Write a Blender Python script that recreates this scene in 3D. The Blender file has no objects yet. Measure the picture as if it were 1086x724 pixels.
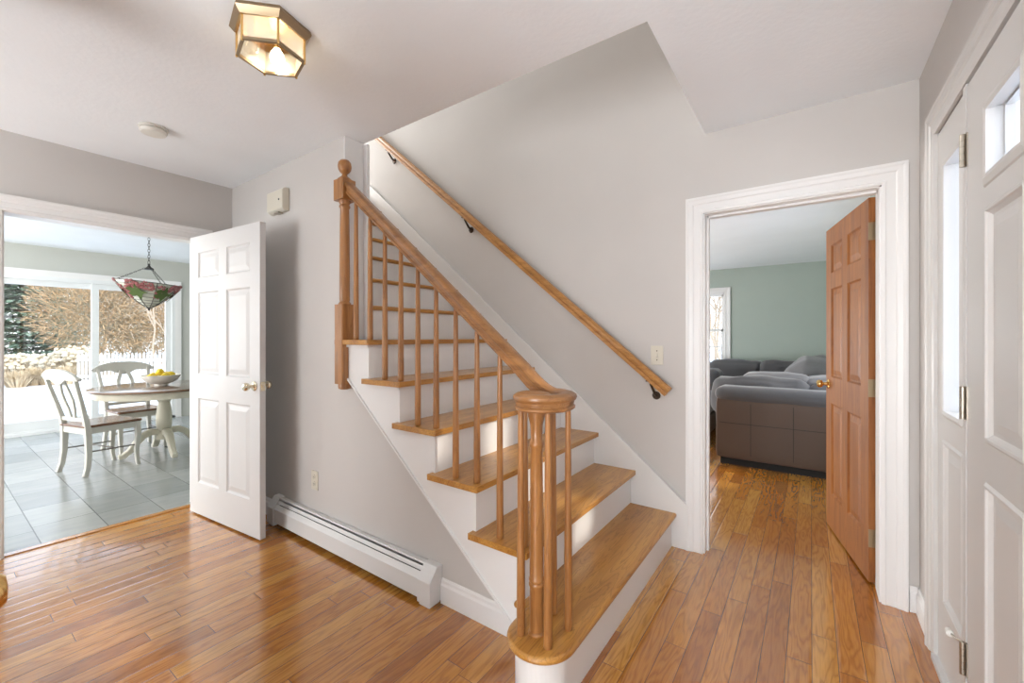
import bpy, bmesh, math, random
from mathutils import Vector, Matrix, noise
random.seed(7)
PI = math.pi
sc = bpy.context.scene
COL = sc.collection

# ------------------------------------------------------------------ camera, sky, sun, window portals, added fill lamps, exposure
H = 1.262
cam = bpy.data.cameras.new('camera'); camo = bpy.data.objects.new('camera', cam); COL.objects.link(camo)
camo.location = (0, 0, H); camo.rotation_euler = (PI/2, 0, math.radians(35.35))
cam.sensor_width = 36; cam.lens = 447/1086*36; cam.shift_y = -5/1086; cam.clip_start = .02; cam.clip_end = 300
sc.camera = camo
vs = sc.view_settings
vs.view_transform = 'Standard'; vs.look = 'None'; vs.gamma = 1; vs.use_curve_mapping = False
vs.exposure = 1.22

world = bpy.data.worlds.new('world'); sc.world = world; world.use_nodes = True
wn = world.node_tree; wn.nodes.clear()
wo = wn.nodes.new('ShaderNodeOutputWorld'); wb = wn.nodes.new('ShaderNodeBackground')
wtc = wn.nodes.new('ShaderNodeTexCoord'); wsep = wn.nodes.new('ShaderNodeSeparateXYZ'); wr = wn.nodes.new('ShaderNodeValToRGB')
wn.links.new(wtc.outputs['Generated'], wsep.inputs[0]); wn.links.new(wsep.outputs['Z'], wr.inputs[0])
wr.color_ramp.elements[0].position = 0.0; wr.color_ramp.elements[0].color = (.93, .96, 1, 1)
wr.color_ramp.elements[1].position = 0.6; wr.color_ramp.elements[1].color = (.62, .78, 1, 1)
wn.links.new(wr.outputs[0], wb.inputs[0]); wn.links.new(wb.outputs[0], wo.inputs[0])
wb.inputs[1].default_value = 1.35

def sun(dirv, e, ang=1.5, col=(1, .93, .82)):
    l = bpy.data.lights.new('sun', 'SUN'); l.energy = e; l.angle = math.radians(ang); l.color = col
    o = bpy.data.objects.new('sun', l); COL.objects.link(o); o.location = (20, 5, 15)
    o.rotation_euler = Vector(dirv).to_track_quat('-Z', 'Y').to_euler()
sun((-1, -.11, -.56), 1.3, 4.0)

def area(name, loc, dirv, sx, sy, power, col=(1, 1, 1), portal=False):
    l = bpy.data.lights.new(name, 'AREA'); l.shape = 'RECTANGLE'; l.size = sx; l.size_y = sy; l.energy = power; l.color = col
    if portal: l.cycles.is_portal = True
    o = bpy.data.objects.new(name, l); COL.objects.link(o); o.location = loc
    o.rotation_euler = Vector(dirv).to_track_quat('-Z', 'Y').to_euler()
    return o
area('portal_kitchen', (-8.32, .5, 1.05), (1, 0, 0), 3.6, 2.0, 1, portal=True)
area('portal_living', (-1.75, 8.4, 1.4), (0, -1, 0), 1.1, 1.4, 1, portal=True)
area('kitchen_fill', (-6.0, -1.93, 1.45), (0, 1, 0), 3.0, 1.5, 70, (1, .99, .97))  # added fill lamp at the kitchen side wall, no window there
area('living_fill', (-3.78, 5.2, 1.3), (1, 0, .2), 3.2, 1.6, 115, (.97, .99, 1))  # unseen fill lamp at the windowless inner wall of the living room
area('hall_fill', (-.55, -2.33, 1.3), (.0, 1, .5), 1.7, 1.7, 84, (.93, .965, 1))  # fill lamp added behind the camera, tilted up to brighten the ceiling
area('hall_west_fill', (-3.05, -2.33, 1.3), (.15, 1, .5), 1.1, 1.7, 38, (.93, .965, 1))  # second added lamp at the rear wall, brightens the hall's left side
area('upstairs_fill', (-5.4, 2.0, 4.2), (1, .1, -.5), 1.6, 1.2, 56, (1, .99, .97))  # unseen lamp added over the upper landing to light the stairwell

# ------------------------------------------------------------------ materials
def mat(name, col=(.8, .8, .8), rough=.5, metal=0, coat=0, sheen=0, bump=0, bscale=200, spec=.5, trans=0, alpha=1):
    m = bpy.data.materials.new(name); m.use_nodes = True
    nt = m.node_tree; b = nt.nodes['Principled BSDF']
    b.inputs['Base Color'].default_value = (*col, 1); b.inputs['Roughness'].default_value = rough
    b.inputs['Metallic'].default_value = metal; b.inputs['Coat Weight'].default_value = coat
    b.inputs['Coat Roughness'].default_value = .12
    b.inputs['Sheen Weight'].default_value = sheen; b.inputs['Specular IOR Level'].default_value = spec
    b.inputs['Transmission Weight'].default_value = trans; b.inputs['Alpha'].default_value = alpha
    # faint procedural mottling so no surface is perfectly flat
    g = nt.nodes.new('ShaderNodeNewGeometry'); n = nt.nodes.new('ShaderNodeTexNoise'); n.inputs['Scale'].default_value = 3
    nt.links.new(g.outputs['Position'], n.inputs['Vector'])
    mx = nt.nodes.new('ShaderNodeMix'); mx.data_type = 'RGBA'
    mx.inputs[6].default_value = (*[c*.96 for c in col], 1); mx.inputs[7].default_value = (*[min(1, c*1.03) for c in col], 1)
    nt.links.new(n.outputs[0], mx.inputs[0]); nt.links.new(mx.outputs[2], b.inputs['Base Color'])
    if bump:
        n2 = nt.nodes.new('ShaderNodeTexNoise'); n2.inputs['Scale'].default_value = bscale; n2.inputs['Detail'].default_value = 4
        nt.links.new(g.outputs['Position'], n2.inputs['Vector'])
        bp = nt.nodes.new('ShaderNodeBump'); bp.inputs['Strength'].default_value = bump; bp.inputs['Distance'].default_value = .01
        nt.links.new(n2.outputs[0], bp.inputs['Height']); nt.links.new(bp.outputs[0], b.inputs['Normal'])
    return m

def ramp(nt, stops):
    r = nt.nodes.new('ShaderNodeValToRGB'); e = r.color_ramp.elements
    e[0].position, e[0].color = stops[0][0], (*stops[0][1], 1); e[1].position, e[1].color = stops[-1][0], (*stops[-1][1], 1)
    for p, c in stops[1:-1]:
        x = e.new(p); x.color = (*c, 1)
    return r
def mth(nt, op, a, b=None):
    n = nt.nodes.new('ShaderNodeMath'); n.operation = op
    for i, v in enumerate((a, b)):
        if v is None: continue
        if isinstance(v, (int, float)): n.inputs[i].default_value = v
        else: nt.links.new(v, n.inputs[i])
    return n.outputs[0]
def comb(nt, x, y, z=0):
    n = nt.nodes.new('ShaderNodeCombineXYZ')
    for i, v in enumerate((x, y, z)):
        if isinstance(v, (int, float)): n.inputs[i].default_value = v
        else: nt.links.new(v, n.inputs[i])
    return n.outputs[0]
def mixc(nt, fac, a, b, blend='MIX'):
    n = nt.nodes.new('ShaderNodeMix'); n.data_type = 'RGBA'; n.blend_type = blend
    for i, v in ((0, fac), (6, a), (7, b)):
        if isinstance(v, (int, float)): n.inputs[i].default_value = v
        elif isinstance(v, tuple): n.inputs[i].default_value = (*v, 1)
        else: nt.links.new(v, n.inputs[i])
    return n.outputs[2]

def wood(name, dark, light, axis='Z', rough=.32, coat=.3, k=1.0):
    m = bpy.data.materials.new(name); m.use_nodes = True; nt = m.node_tree; b = nt.nodes['Principled BSDF']
    g = nt.nodes.new('ShaderNodeNewGeometry'); mp = nt.nodes.new('ShaderNodeMapping')
    s = {'X': (2.2, 26, 26), 'Y': (26, 2.2, 26), 'Z': (26, 26, 2.2)}[axis]
    mp.inputs['Scale'].default_value = [v*k for v in s]
    nt.links.new(g.outputs['Position'], mp.inputs[0])
    n = nt.nodes.new('ShaderNodeTexNoise'); n.inputs['Scale'].default_value = 1; n.inputs['Detail'].default_value = 6
    n.inputs['Distortion'].default_value = .6
    nt.links.new(mp.outputs[0], n.inputs['Vector'])
    rings = mth(nt, 'FRACT', mth(nt, 'MULTIPLY', n.outputs[0], 7.0 if axis != 'Y' else 13.0))
    r1 = ramp(nt, [(0.3, dark), (.7, light)]); nt.links.new(n.outputs[0], r1.inputs[0])
    r2 = ramp(nt, [(0, (.62, .55, .48)), (.35, (1, 1, 1)), (1, (1, 1, 1))]); nt.links.new(rings, r2.inputs[0])
    c = mixc(nt, .6 if axis != 'Y' else .85, r1.outputs[0], r2.outputs[0], 'MULTIPLY')
    nt.links.new(c, b.inputs['Base Color']); b.inputs['Roughness'].default_value = rough
    b.inputs['Coat Weight'].default_value = coat; b.inputs['Coat Roughness'].default_value = .15
    return m

def planks(name):
    m = bpy.data.materials.new(name); m.use_nodes = True; nt = m.node_tree; b = nt.nodes['Principled BSDF']
    g = nt.nodes.new('ShaderNodeNewGeometry'); sp = nt.nodes.new('ShaderNodeSeparateXYZ'); nt.links.new(g.outputs['Position'], sp.inputs[0])
    W, L = .083, .95
    xs = mth(nt, 'DIVIDE', mth(nt, 'ADD', sp.outputs['X'], 20), W); ix = mth(nt, 'FLOOR', xs); fx = mth(nt, 'FRACT', xs)
    wnz = nt.nodes.new('ShaderNodeTexWhiteNoise'); wnz.noise_dimensions = '1D'; nt.links.new(ix, wnz.inputs['W'])
    ys = mth(nt, 'ADD', mth(nt, 'DIVIDE', mth(nt, 'ADD', sp.outputs['Y'], 20), L), mth(nt, 'MULTIPLY', wnz.outputs[0], 7.3))
    iy = mth(nt, 'FLOOR', ys); fy = mth(nt, 'FRACT', ys)
    w2 = nt.nodes.new('ShaderNodeTexWhiteNoise'); w2.noise_dimensions = '2D'; nt.links.new(comb(nt, ix, iy), w2.inputs['Vector'])
    base = ramp(nt, [(0, (.40, .140, .018)), (.3, (.52, .205, .030)), (.65, (.58, .25, .042)), (1, (.66, .33, .070))])
    nt.links.new(w2.outputs[0], base.inputs[0])
    off = mth(nt, 'MULTIPLY', w2.outputs[0], 37)
    # cathedral grain: distorted bands, elongated along the board
    n = nt.nodes.new('ShaderNodeTexNoise'); n.inputs['Scale'].default_value = 1; n.inputs['Detail'].default_value = 3; n.inputs['Distortion'].default_value = .3
    nt.links.new(comb(nt, mth(nt, 'MULTIPLY', sp.outputs['X'], 13), mth(nt, 'MULTIPLY', sp.outputs['Y'], 1.5), off), n.inputs['Vector'])
    bands = mth(nt, 'FRACT', mth(nt, 'MULTIPLY', n.outputs[0], 11))
    rb = ramp(nt, [(0, (.58, .47, .36)), (.25, (.92, .88, .84)), (.6, (1, 1, 1)), (1, (.66, .55, .45))]); nt.links.new(bands, rb.inputs[0])
    nf = nt.nodes.new('ShaderNodeTexNoise'); nf.inputs['Scale'].default_value = 1; nf.inputs['Detail'].default_value = 4
    nt.links.new(comb(nt, mth(nt, 'MULTIPLY', sp.outputs['X'], 260), mth(nt, 'MULTIPLY', sp.outputs['Y'], 9), off), nf.inputs['Vector'])
    rf = ramp(nt, [(.35, (.8, .74, .68)), (.6, (1, 1, 1))]); nt.links.new(nf.outputs[0], rf.inputs[0])
    c = mixc(nt, .75, base.outputs[0], rb.outputs[0], 'MULTIPLY'); c = mixc(nt, .6, c, rf.outputs[0], 'MULTIPLY')
    ex = mth(nt, 'MINIMUM', fx, mth(nt, 'SUBTRACT', 1, fx)); ey = mth(nt, 'MULTIPLY', mth(nt, 'MINIMUM', fy, mth(nt, 'SUBTRACT', 1, fy)), L/W)
    e = mth(nt, 'MINIMUM', ex, ey); gap = mth(nt, 'LESS_THAN', e, .014)
    c = mixc(nt, gap, c, (.12, .045, .015)); nt.links.new(c, b.inputs['Base Color'])
    # boards are very slightly crowned, which breaks reflections into strips
    rs = ramp(nt, [(0, (0, 0, 0)), (.12, (1, 1, 1))]); nt.links.new(e, rs.inputs[0])
    tilt = mth(nt, 'ADD', rs.outputs[0], mth(nt, 'MULTIPLY', mth(nt, 'MULTIPLY', fx, mth(nt, 'SUBTRACT', w2.outputs[0], .5)), 1.2))
    bp = nt.nodes.new('ShaderNodeBump'); bp.inputs['Strength'].default_value = .25; bp.inputs['Distance'].default_value = .002
    nt.links.new(tilt, bp.inputs['Height']); nt.links.new(bp.outputs[0], b.inputs['Normal'])
    b.inputs['Roughness'].default_value = .26; b.inputs['Coat IOR'].default_value = 1.65; b.inputs['Coat Weight'].default_value = 1.0; b.inputs['Coat Roughness'].default_value = .1
    nt.links.new(bp.outputs[0], b.inputs['Coat Normal'])
    return m

def tiles(name):
    m = bpy.data.materials.new(name); m.use_nodes = True; nt = m.node_tree; b = nt.nodes['Principled BSDF']
    g = nt.nodes.new('ShaderNodeNewGeometry'); sp = nt.nodes.new('ShaderNodeSeparateXYZ'); nt.links.new(g.outputs['Position'], sp.inputs[0])
    W, L = .302, .46
    ys = mth(nt, 'DIVIDE', mth(nt, 'ADD', sp.outputs['Y'], 30*.302-.436), W); iy = mth(nt, 'FLOOR', ys); fy = mth(nt, 'FRACT', ys)
    w1 = nt.nodes.new('ShaderNodeTexWhiteNoise'); w1.noise_dimensions = '1D'; nt.links.new(iy, w1.inputs['W'])
    xs = mth(nt, 'ADD', mth(nt, 'DIVIDE', mth(nt, 'ADD', sp.outputs['X'], 20), L), w1.outputs[0]); ix = mth(nt, 'FLOOR', xs); fx = mth(nt, 'FRACT', xs)
    w2 = nt.nodes.new('ShaderNodeTexWhiteNoise'); w2.noise_dimensions = '2D'; nt.links.new(comb(nt, ix, iy), w2.inputs['Vector'])
    base = ramp(nt, [(0, (.28, .295, .285)), (1, (.40, .415, .40))]); nt.links.new(w2.outputs[0], base.inputs[0])
    n = nt.nodes.new('ShaderNodeTexNoise'); n.inputs['Scale'].default_value = 5; n.inputs['Detail'].default_value = 6
    nt.links.new(comb(nt, mth(nt, 'MULTIPLY', sp.outputs['X'], 3), sp.outputs['Y'], w2.outputs[0]), n.inputs['Vector'])
    rn = ramp(nt, [(.3, (.78, .8, .82)), (.7, (1.0, 1.0, .97))]); nt.links.new(n.outputs[0], rn.inputs[0])
    c = mixc(nt, .7, base.outputs[0], rn.outputs[0], 'MULTIPLY')
    ex = mth(nt, 'MULTIPLY', mth(nt, 'MINIMUM', fx, mth(nt, 'SUBTRACT', 1, fx)), L/W); ey = mth(nt, 'MINIMUM', fy, mth(nt, 'SUBTRACT', 1, fy))
    e = mth(nt, 'MINIMUM', ex, ey); gap = mth(nt, 'LESS_THAN', e, .010)
    c = mixc(nt, gap, c, (.12, .13, .13)); nt.links.new(c, b.inputs['Base Color'])
    bp = nt.nodes.new('ShaderNodeBump'); bp.inputs['Strength'].default_value = .25; bp.inputs['Distance'].default_value = .004
    nt.links.new(mth(nt, 'SUBTRACT', n.outputs[0], gap), bp.inputs['Height']); nt.links.new(bp.outputs[0], b.inputs['Normal'])
    b.inputs['Roughness'].default_value = .22
    return m

def glass(name, tint=(1, 1, 1), refl=.06, rough=0.02):
    m = bpy.data.materials.new(name); m.use_nodes = True; nt = m.node_tree; nt.nodes.remove(nt.nodes['Principled BSDF'])
    out = nt.nodes['Material Output']; t = nt.nodes.new('ShaderNodeBsdfTransparent'); t.inputs[0].default_value = (*tint, 1)
    gl = nt.nodes.new('ShaderNodeBsdfGlossy'); gl.inputs['Roughness'].default_value = rough
    mx = nt.nodes.new('ShaderNodeMixShader'); mx.inputs[0].default_value = refl
    nt.links.new(t.outputs[0], mx.inputs[1]); nt.links.new(gl.outputs[0], mx.inputs[2]); nt.links.new(mx.outputs[0], out.inputs[0])
    return m
def emis(name, col, s):
    m = bpy.data.materials.new(name); m.use_nodes = True; nt = m.node_tree; nt.nodes.remove(nt.nodes['Principled BSDF'])
    e = nt.nodes.new('ShaderNodeEmission'); e.inputs[0].default_value = (*col, 1); e.inputs[1].default_value = s
    nt.links.new(e.outputs[0], nt.nodes['Material Output'].inputs[0]); return m

def frosted(name, a=.5):
    m = glass(name, (.98, .97, .93), .12, .1); nt = m.node_tree; out = nt.nodes['Material Output']; old = out.inputs[0].links[0].from_socket
    d = nt.nodes.new('ShaderNodeBsdfDiffuse'); d.inputs[0].default_value = (.85, .83, .78, 1); tr = nt.nodes.new('ShaderNodeBsdfTranslucent'); tr.inputs[0].default_value = (.85, .83, .78, 1)
    m1 = nt.nodes.new('ShaderNodeMixShader'); nt.links.new(d.outputs[0], m1.inputs[1]); nt.links.new(tr.outputs[0], m1.inputs[2])
    m2 = nt.nodes.new('ShaderNodeMixShader'); m2.inputs[0].default_value = a; nt.links.new(old, m2.inputs[1]); nt.links.new(m1.outputs[0], m2.inputs[2]); nt.links.new(m2.outputs[0], out.inputs[0])
    return m
M = dict(
    frost=frosted('frosted_lantern_glass', .38),
    wall=mat('warm_grey_paint', (.60, .572, .545), .75, bump=.03, bscale=120),
    wallk=mat('kitchen_sage_grey_paint', (.52, .53, .49), .75),
    green=mat('living_green_paint', (.415, .475, .425), .75),
    ceil=mat('ceiling_paint', (.86, .885, .91), .85, bump=.12, bscale=45),
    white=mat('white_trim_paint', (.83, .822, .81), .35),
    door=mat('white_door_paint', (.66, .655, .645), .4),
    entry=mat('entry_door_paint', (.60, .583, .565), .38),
    floor=planks('oak_strip_floor'), tile=tiles('grey_slate_tile'),
    tread=wood('oak_tread', (.40, .168, .030), (.62, .315, .072), 'Y', .3, .3, .6),
    railx=wood('oak_rail', (.23, .100, .032), (.43, .20, .068), 'X', .35, .25),
    post=wood('oak_post', (.28, .115, .032), (.49, .225, .070), 'Z', .35, .25),
    orail=wood('oak_wall_rail', (.36, .155, .036), (.52, .25, .07), 'X', .35, .2),
    pine=wood('stained_pine', (.25, .080, .014), (.40, .150, .030), 'Z', .5, .0, .7),
    brass=mat('brass', (.78, .62, .34), .25, 1), darkbrass=mat('antique_brass', (.36, .27, .17), .35, 1),
    gold=mat('polished_brass', (.80, .52, .20), .2, 1), steel=mat('worn_steel', (.42, .38, .32), .4, 1),
    bronze=mat('dark_bronze', (.07, .05, .035), .45, .8), nickel=mat('pale_brass', (.75, .68, .52), .2, 1),
    heater=mat('heater_enamel', (.76, .755, .74), .4), black=mat('dark_gap', (.02, .02, .02), .8),
    ivory=mat('ivory_plastic', (.68, .64, .54), .4), offwhite=mat('offwhite_plastic', (.74, .72, .66), .45),
    glass=glass('window_glass'), lglass=glass('lantern_glass', (.97, .95, .9), .12, .05),
    bulb=emis('lit_bulb', (1, .90, .74), 4.5), clearbulb=glass('clear_bulb', (.96, .94, .9), .16, .03),
    cream=mat('cream_chair_paint', (.62, .605, .55), .4), seat=wood('brown_seat_wood', (.12, .055, .03), (.25, .13, .08), 'Y', .22, .5),
    ttop=wood('brown_table_top', (.17, .10, .06), (.28, .17, .11), 'Y', .15, .6), creamt=mat('cream_table_paint', (.72, .68, .56), .4),
    stretch=mat('dark_stretcher', (.16, .14, .12), .4),
    lemon=mat('lemon_skin', (.85, .62, .05), .4, bump=.2, bscale=300), bowl=mat('white_ceramic', (.88, .86, .80), .25, coat=.3),
    shade=None, pinkg=mat('rose_glass', (.42, .16, .16), .3), leafg=mat('leaf_glass', (.10, .16, .04), .3), lead=mat('lead_came', (.08, .08, .075), .5, .6),
    paleg=mat('opal_glass', (.66, .67, .58), .25, trans=0),
    snow=mat('snow', (.80, .82, .86), .8, bump=.3, bscale=.7),
    vinyl=mat('white_vinyl', (.80, .82, .82), .35), rubber=mat('white_rubber', (.75, .74, .70), .6),
    bark=mat('tan_bark', (.46, .36, .26), .9), twig=mat('rust_twigs', (.52, .35, .19), .9), twig2=mat('olive_twigs', (.30, .27, .18), .9),
    ever=mat('evergreen_needles', (.16, .24, .16), .9), ever2=mat('pale_evergreen', (.30, .38, .27), .9),
    grass=mat('dried_grass', (.60, .48, .32), .9), plume=mat('grass_plume', (.66, .57, .42), .9), fence=mat('white_fence', (.70, .69, .66), .6),
    velvet=mat('grey_velvet', (.085, .083, .088), .75, sheen=.25, bump=.25, bscale=25), velvetb=mat('brown_grey_velvet', (.095, .060, .042), .6, sheen=.03, bump=.2, bscale=30),
    velvetl=mat('light_grey_velvet', (.16, .155, .16), .75, sheen=.3, bump=.3, bscale=22),
    siding=mat('white_siding', (.82, .84, .86), .7), roof=mat('grey_roof', (.3, .3, .32), .8),
)

# ------------------------------------------------------------------ mesh helpers
class MB:
    def __init__(s): s.v = []; s.f = []; s.sm = []
    def add(s, vs_, fs, smooth=False):
        o = len(s.v); s.v += [tuple(v) for v in vs_]; s.f += [tuple(i+o for i in f) for f in fs]; s.sm += [smooth]*len(fs); return s
    def box(s, x0, x1, y0, y1, z0, z1):
        if x0 > x1: x0, x1 = x1, x0
        if y0 > y1: y0, y1 = y1, y0
        return s.add([(x0,y0,z0),(x1,y0,z0),(x1,y1,z0),(x0,y1,z0),(x0,y0,z1),(x1,y0,z1),(x1,y1,z1),(x0,y1,z1)],
                     [(0,3,2,1),(4,5,6,7),(0,1,5,4),(1,2,6,5),(2,3,7,6),(3,0,4,7)])
    def prism(s, poly, fn, a0, a1):
        n = len(poly); vs_ = [fn(p, q, a0) for p, q in poly]+[fn(p, q, a1) for p, q in poly]
        fs = [tuple(range(n)), tuple(range(2*n-1, n-1, -1))]+[(i, i+n, (i+1) % n+n, (i+1) % n) for i in range(n)]
        return s.add(vs_, fs)
    def lathe(s, prof, cx=0, cy=0, cz=0, n=20, axis='Z', smooth=True, wave=None):
        vs_ = []
        for r, z in prof:
            for i in range(n):
                a = 2*PI*i/n; rr = r*(1+(wave(a, z) if wave else 0)); p = (rr*math.cos(a), rr*math.sin(a), z)
                if axis == 'X': p = (p[2], p[0], p[1])
                if axis == 'Y': p = (p[0], p[2], p[1])
                vs_.append((cx+p[0], cy+p[1], cz+p[2]))
        fs = []
        for j in range(len(prof)-1):
            for i in range(n): fs.append((j*n+i, j*n+(i+1) % n, (j+1)*n+(i+1) % n, (j+1)*n+i))
        s.add(vs_, fs, smooth)
        k = len(prof)
        s.add(vs_[:n], [tuple(range(n-1, -1, -1))]); s.add(vs_[(k-1)*n:], [tuple(range(n))]); return s
    def sweep(s, pts, prof, up=(0, 0, 1), scales=None, smooth=False, closed=False):
        pts = [Vector(p) for p in pts]; n = len(prof); up = Vector(up); vs_ = []
        for i, p in enumerate(pts):
            if closed: t = pts[(i+1) % len(pts)]-pts[i-1]
            else: t = pts[min(i+1, len(pts)-1)]-pts[max(i-1, 0)]
            t.normalize(); sd = t.cross(up)
            if sd.length < 1e-4: sd = t.cross(Vector((0, 1, 0)))
            sd.normalize(); u = sd.cross(t); k = scales[i] if scales else 1
            kx, ky = k if isinstance(k, tuple) else (k, k)
            vs_ += [p+sd*a*kx+u*b*ky for a, b in prof]
        m = len(pts); fs = []
        for j in range(m if closed else m-1):
            for i in range(n): fs.append((j*n+i, j*n+(i+1) % n, ((j+1) % m)*n+(i+1) % n, ((j+1) % m)*n+i))
        s.add(vs_, fs, smooth)
        if not closed:
            s.add(vs_[:n], [tuple(range(n-1, -1, -1))]); s.add(vs_[(m-1)*n:], [tuple(range(n))])
        return s
    def tube(s, pts, r, n=8, scales=None, smooth=True, up=(0, 0, 1), closed=False):
        return s.sweep(pts, [(r*math.cos(2*PI*i/n), r*math.sin(2*PI*i/n)) for i in range(n)], up, scales, smooth, closed)
    def ball(s, c, r, n=12, sz=1, sx=1, sy=1):
        vs_ = []; fs = []; m = n//2
        for j in range(m+1):
            t = PI*j/m
            for i in range(n):
                a = 2*PI*i/n; vs_.append((c[0]+r*sx*math.sin(t)*math.cos(a), c[1]+r*sy*math.sin(t)*math.sin(a), c[2]-r*sz*math.cos(t)))
        for j in range(m):
            for i in range(n): fs.append((j*n+i, j*n+(i+1) % n, (j+1)*n+(i+1) % n, (j+1)*n+i))
        return s.add(vs_, fs, True)
    def rbox(s, x0, x1, y0, y1, z0, z1, r=.05, puff=0.0, seed=0, rough=0.0, n=14):
        """soft cushion-like box: superellipsoid-rounded, optionally puffed and dented"""
        cx, cy, cz = (x0+x1)/2, (y0+y1)/2, (z0+z1)/2; hx, hy, hz = abs(x1-x0)/2, abs(y1-y0)/2, abs(z1-z0)/2
        bm = bmesh.new(); bmesh.ops.create_cube(bm, size=2); bmesh.ops.subdivide_edges(bm, edges=bm.edges[:], cuts=n, use_grid_fill=True)
        vs_ = []
        for v in bm.verts:
            p = v.co; q = Vector((p.x*hx, p.y*hy, p.z*hz)); c = Vector([max(-h+r, min(h-r, a)) for a, h in zip(q, (hx, hy, hz))])
            d = q-c
            if d.length > 1e-9: q = c+d.normalized()*r*min(1, d.length/r)
            if puff:
                k = [1-abs(p.x)**2, 1-abs(p.y)**2, 1-abs(p.z)**2]
                q.x += puff*math.copysign(1, p.x)*(abs(p.x) > .99)*k[1]*k[2]; q.y += puff*math.copysign(1, p.y)*(abs(p.y) > .99)*k[0]*k[2]
                q.z += puff*math.copysign(1, p.z)*(abs(p.z) > .99)*k[0]*k[1]
            if rough: q += noise.noise_vector(Vector((q.x*5+seed, q.y*5, q.z*5+seed)))*rough
            vs_.append((cx+q.x, cy+q.y, cz+q.z))
        bm.verts.index_update(); fs = [tuple(v.index for v in f.verts) for f in bm.faces]; bm.free()
        return s.add(vs_, fs, True)
    def build(s, name, m, parent=None, bevel=0, seg=2, world=True, merge=True):
        off = Vector((0, 0, 0)); p = parent
        if world:
            while p: off += p.location; p = p.parent
        me = bpy.data.meshes.new(name); me.from_pydata([Vector(v)-off for v in s.v], [], s.f)
        for pl, k in zip(me.polygons, s.sm): pl.use_smooth = k
        me.materials.append(m)
        bm = bmesh.new(); bm.from_mesh(me)
        if merge: bmesh.ops.remove_doubles(bm, verts=bm.verts, dist=1e-5)
        bmesh.ops.recalc_face_normals(bm, faces=bm.faces)
        if any(s.sm):
            for e in bm.edges:
                if len(e.link_faces) == 2 and e.calc_face_angle(0) > .7: e.smooth = False
        bm.to_mesh(me); bm.free()
        o = bpy.data.objects.new(name, me); COL.objects.link(o); o.parent = parent
        if bevel:
            b = o.modifiers.new('bevel', 'BEVEL'); b.width = bevel; b.segments = seg; b.limit_method = 'ANGLE'; b.angle_limit = .6
        return o
XZ = lambda p, q, a: (p, a, q)
YZ = lambda p, q, a: (a, p, q)
XY = lambda p, q, a: (p, q, a)

def tag(o, label=None, cat=None, group=None, kind=None):
    if label: o['label'] = label
    if cat: o['category'] = cat
    if group: o['group'] = group
    if kind: o['kind'] = kind
    return o
def thing(name, label, cat, loc=(0, 0, 0), rz=0, group=None, kind=None):
    o = bpy.data.objects.new(name, None); o.empty_display_size = .1; COL.objects.link(o); o.location = loc; o.rotation_euler = (0, 0, rz)
    return tag(o, label, cat, group, kind)
def copy_tree(o, parent=None):
    c = o.copy(); COL.objects.link(c)
    if parent: c.parent = parent
    for ch in list(o.children): copy_tree(ch, c)
    return c
def struct(name, mb, m, label, cat, **k):
    return tag(mb.build(name, m, **k), label, cat, kind='structure')
def wallmb(axis, p0, p1, a0, a1, z0, z1, holes=()):
    mb = MB(); As = sorted({a0, a1, *[h[0] for h in holes], *[h[1] for h in holes]}); Zs = sorted({z0, z1, *[h[2] for h in holes], *[h[3] for h in holes]})
    for i in range(len(As)-1):
        for j in range(len(Zs)-1):
            ca, cz = (As[i]+As[i+1])/2, (Zs[j]+Zs[j+1])/2
            if any(h[0] < ca < h[1] and h[2] < cz < h[3] for h in holes): continue
            if axis == 'X': mb.box(As[i], As[i+1], p0, p1, Zs[j], Zs[j+1])
            else: mb.box(p0, p1, As[i], As[i+1], Zs[j], Zs[j+1])
    return mb
CPROF = [(0, 0), (0, .012), (.012, .016), (.018, .012), (.05, .013), (.056, .018), (.074, .02), (.082, .024), (.092, .024), (.092, 0)]
def casing(mb, fn, a0, a1, z0, z1, prof=CPROF, full=False):
    """mitred moulding round an opening; fn(a, z, depth) -> world"""
    def ring(o):
        if full: return [(a0-o, z0-o), (a0-o, z1+o), (a1+o, z1+o), (a1+o, z0-o)]
        return [(a0-o, z0), (a0-o, z1+o), (a1+o, z1+o), (a1+o, z0)]
    vs_ = []
    for o, d in prof: vs_ += [fn(a, z, d) for a, z in ring(o)]
    fs = []
    for k in range(len(prof)-1):
        for i in range(4 if full else 3): fs.append((k*4+i, k*4+(i+1) % 4, (k+1)*4+(i+1) % 4, (k+1)*4+i))
    if not full:
        n = len(prof); fs.append(tuple(k*4 for k in range(n))); fs.append(tuple(k*4+3 for k in range(n-1, -1, -1)))
    return mb.add(vs_, fs)
BPROF = [(0, 0), (.014, 0), (.014, .085), (.009, .095), (.009, .108), (.004, .116), (0, .116)]
def base(mb, p0, p1, nrm):
    p0, p1, nrm = Vector((*p0, 0)), Vector((*p1, 0)), Vector((*nrm, 0))
    vs_ = [p+nrm*a+Vector((0, 0, b)) for p in (p0, p1) for a, b in BPROF]; n = len(BPROF)
    mb.add(vs_, [tuple(range(n)), tuple(range(2*n-1, n-1, -1))]+[(i, i+n, (i+1) % n+n, (i+1) % n) for i in range(n)])
    return mb

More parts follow.
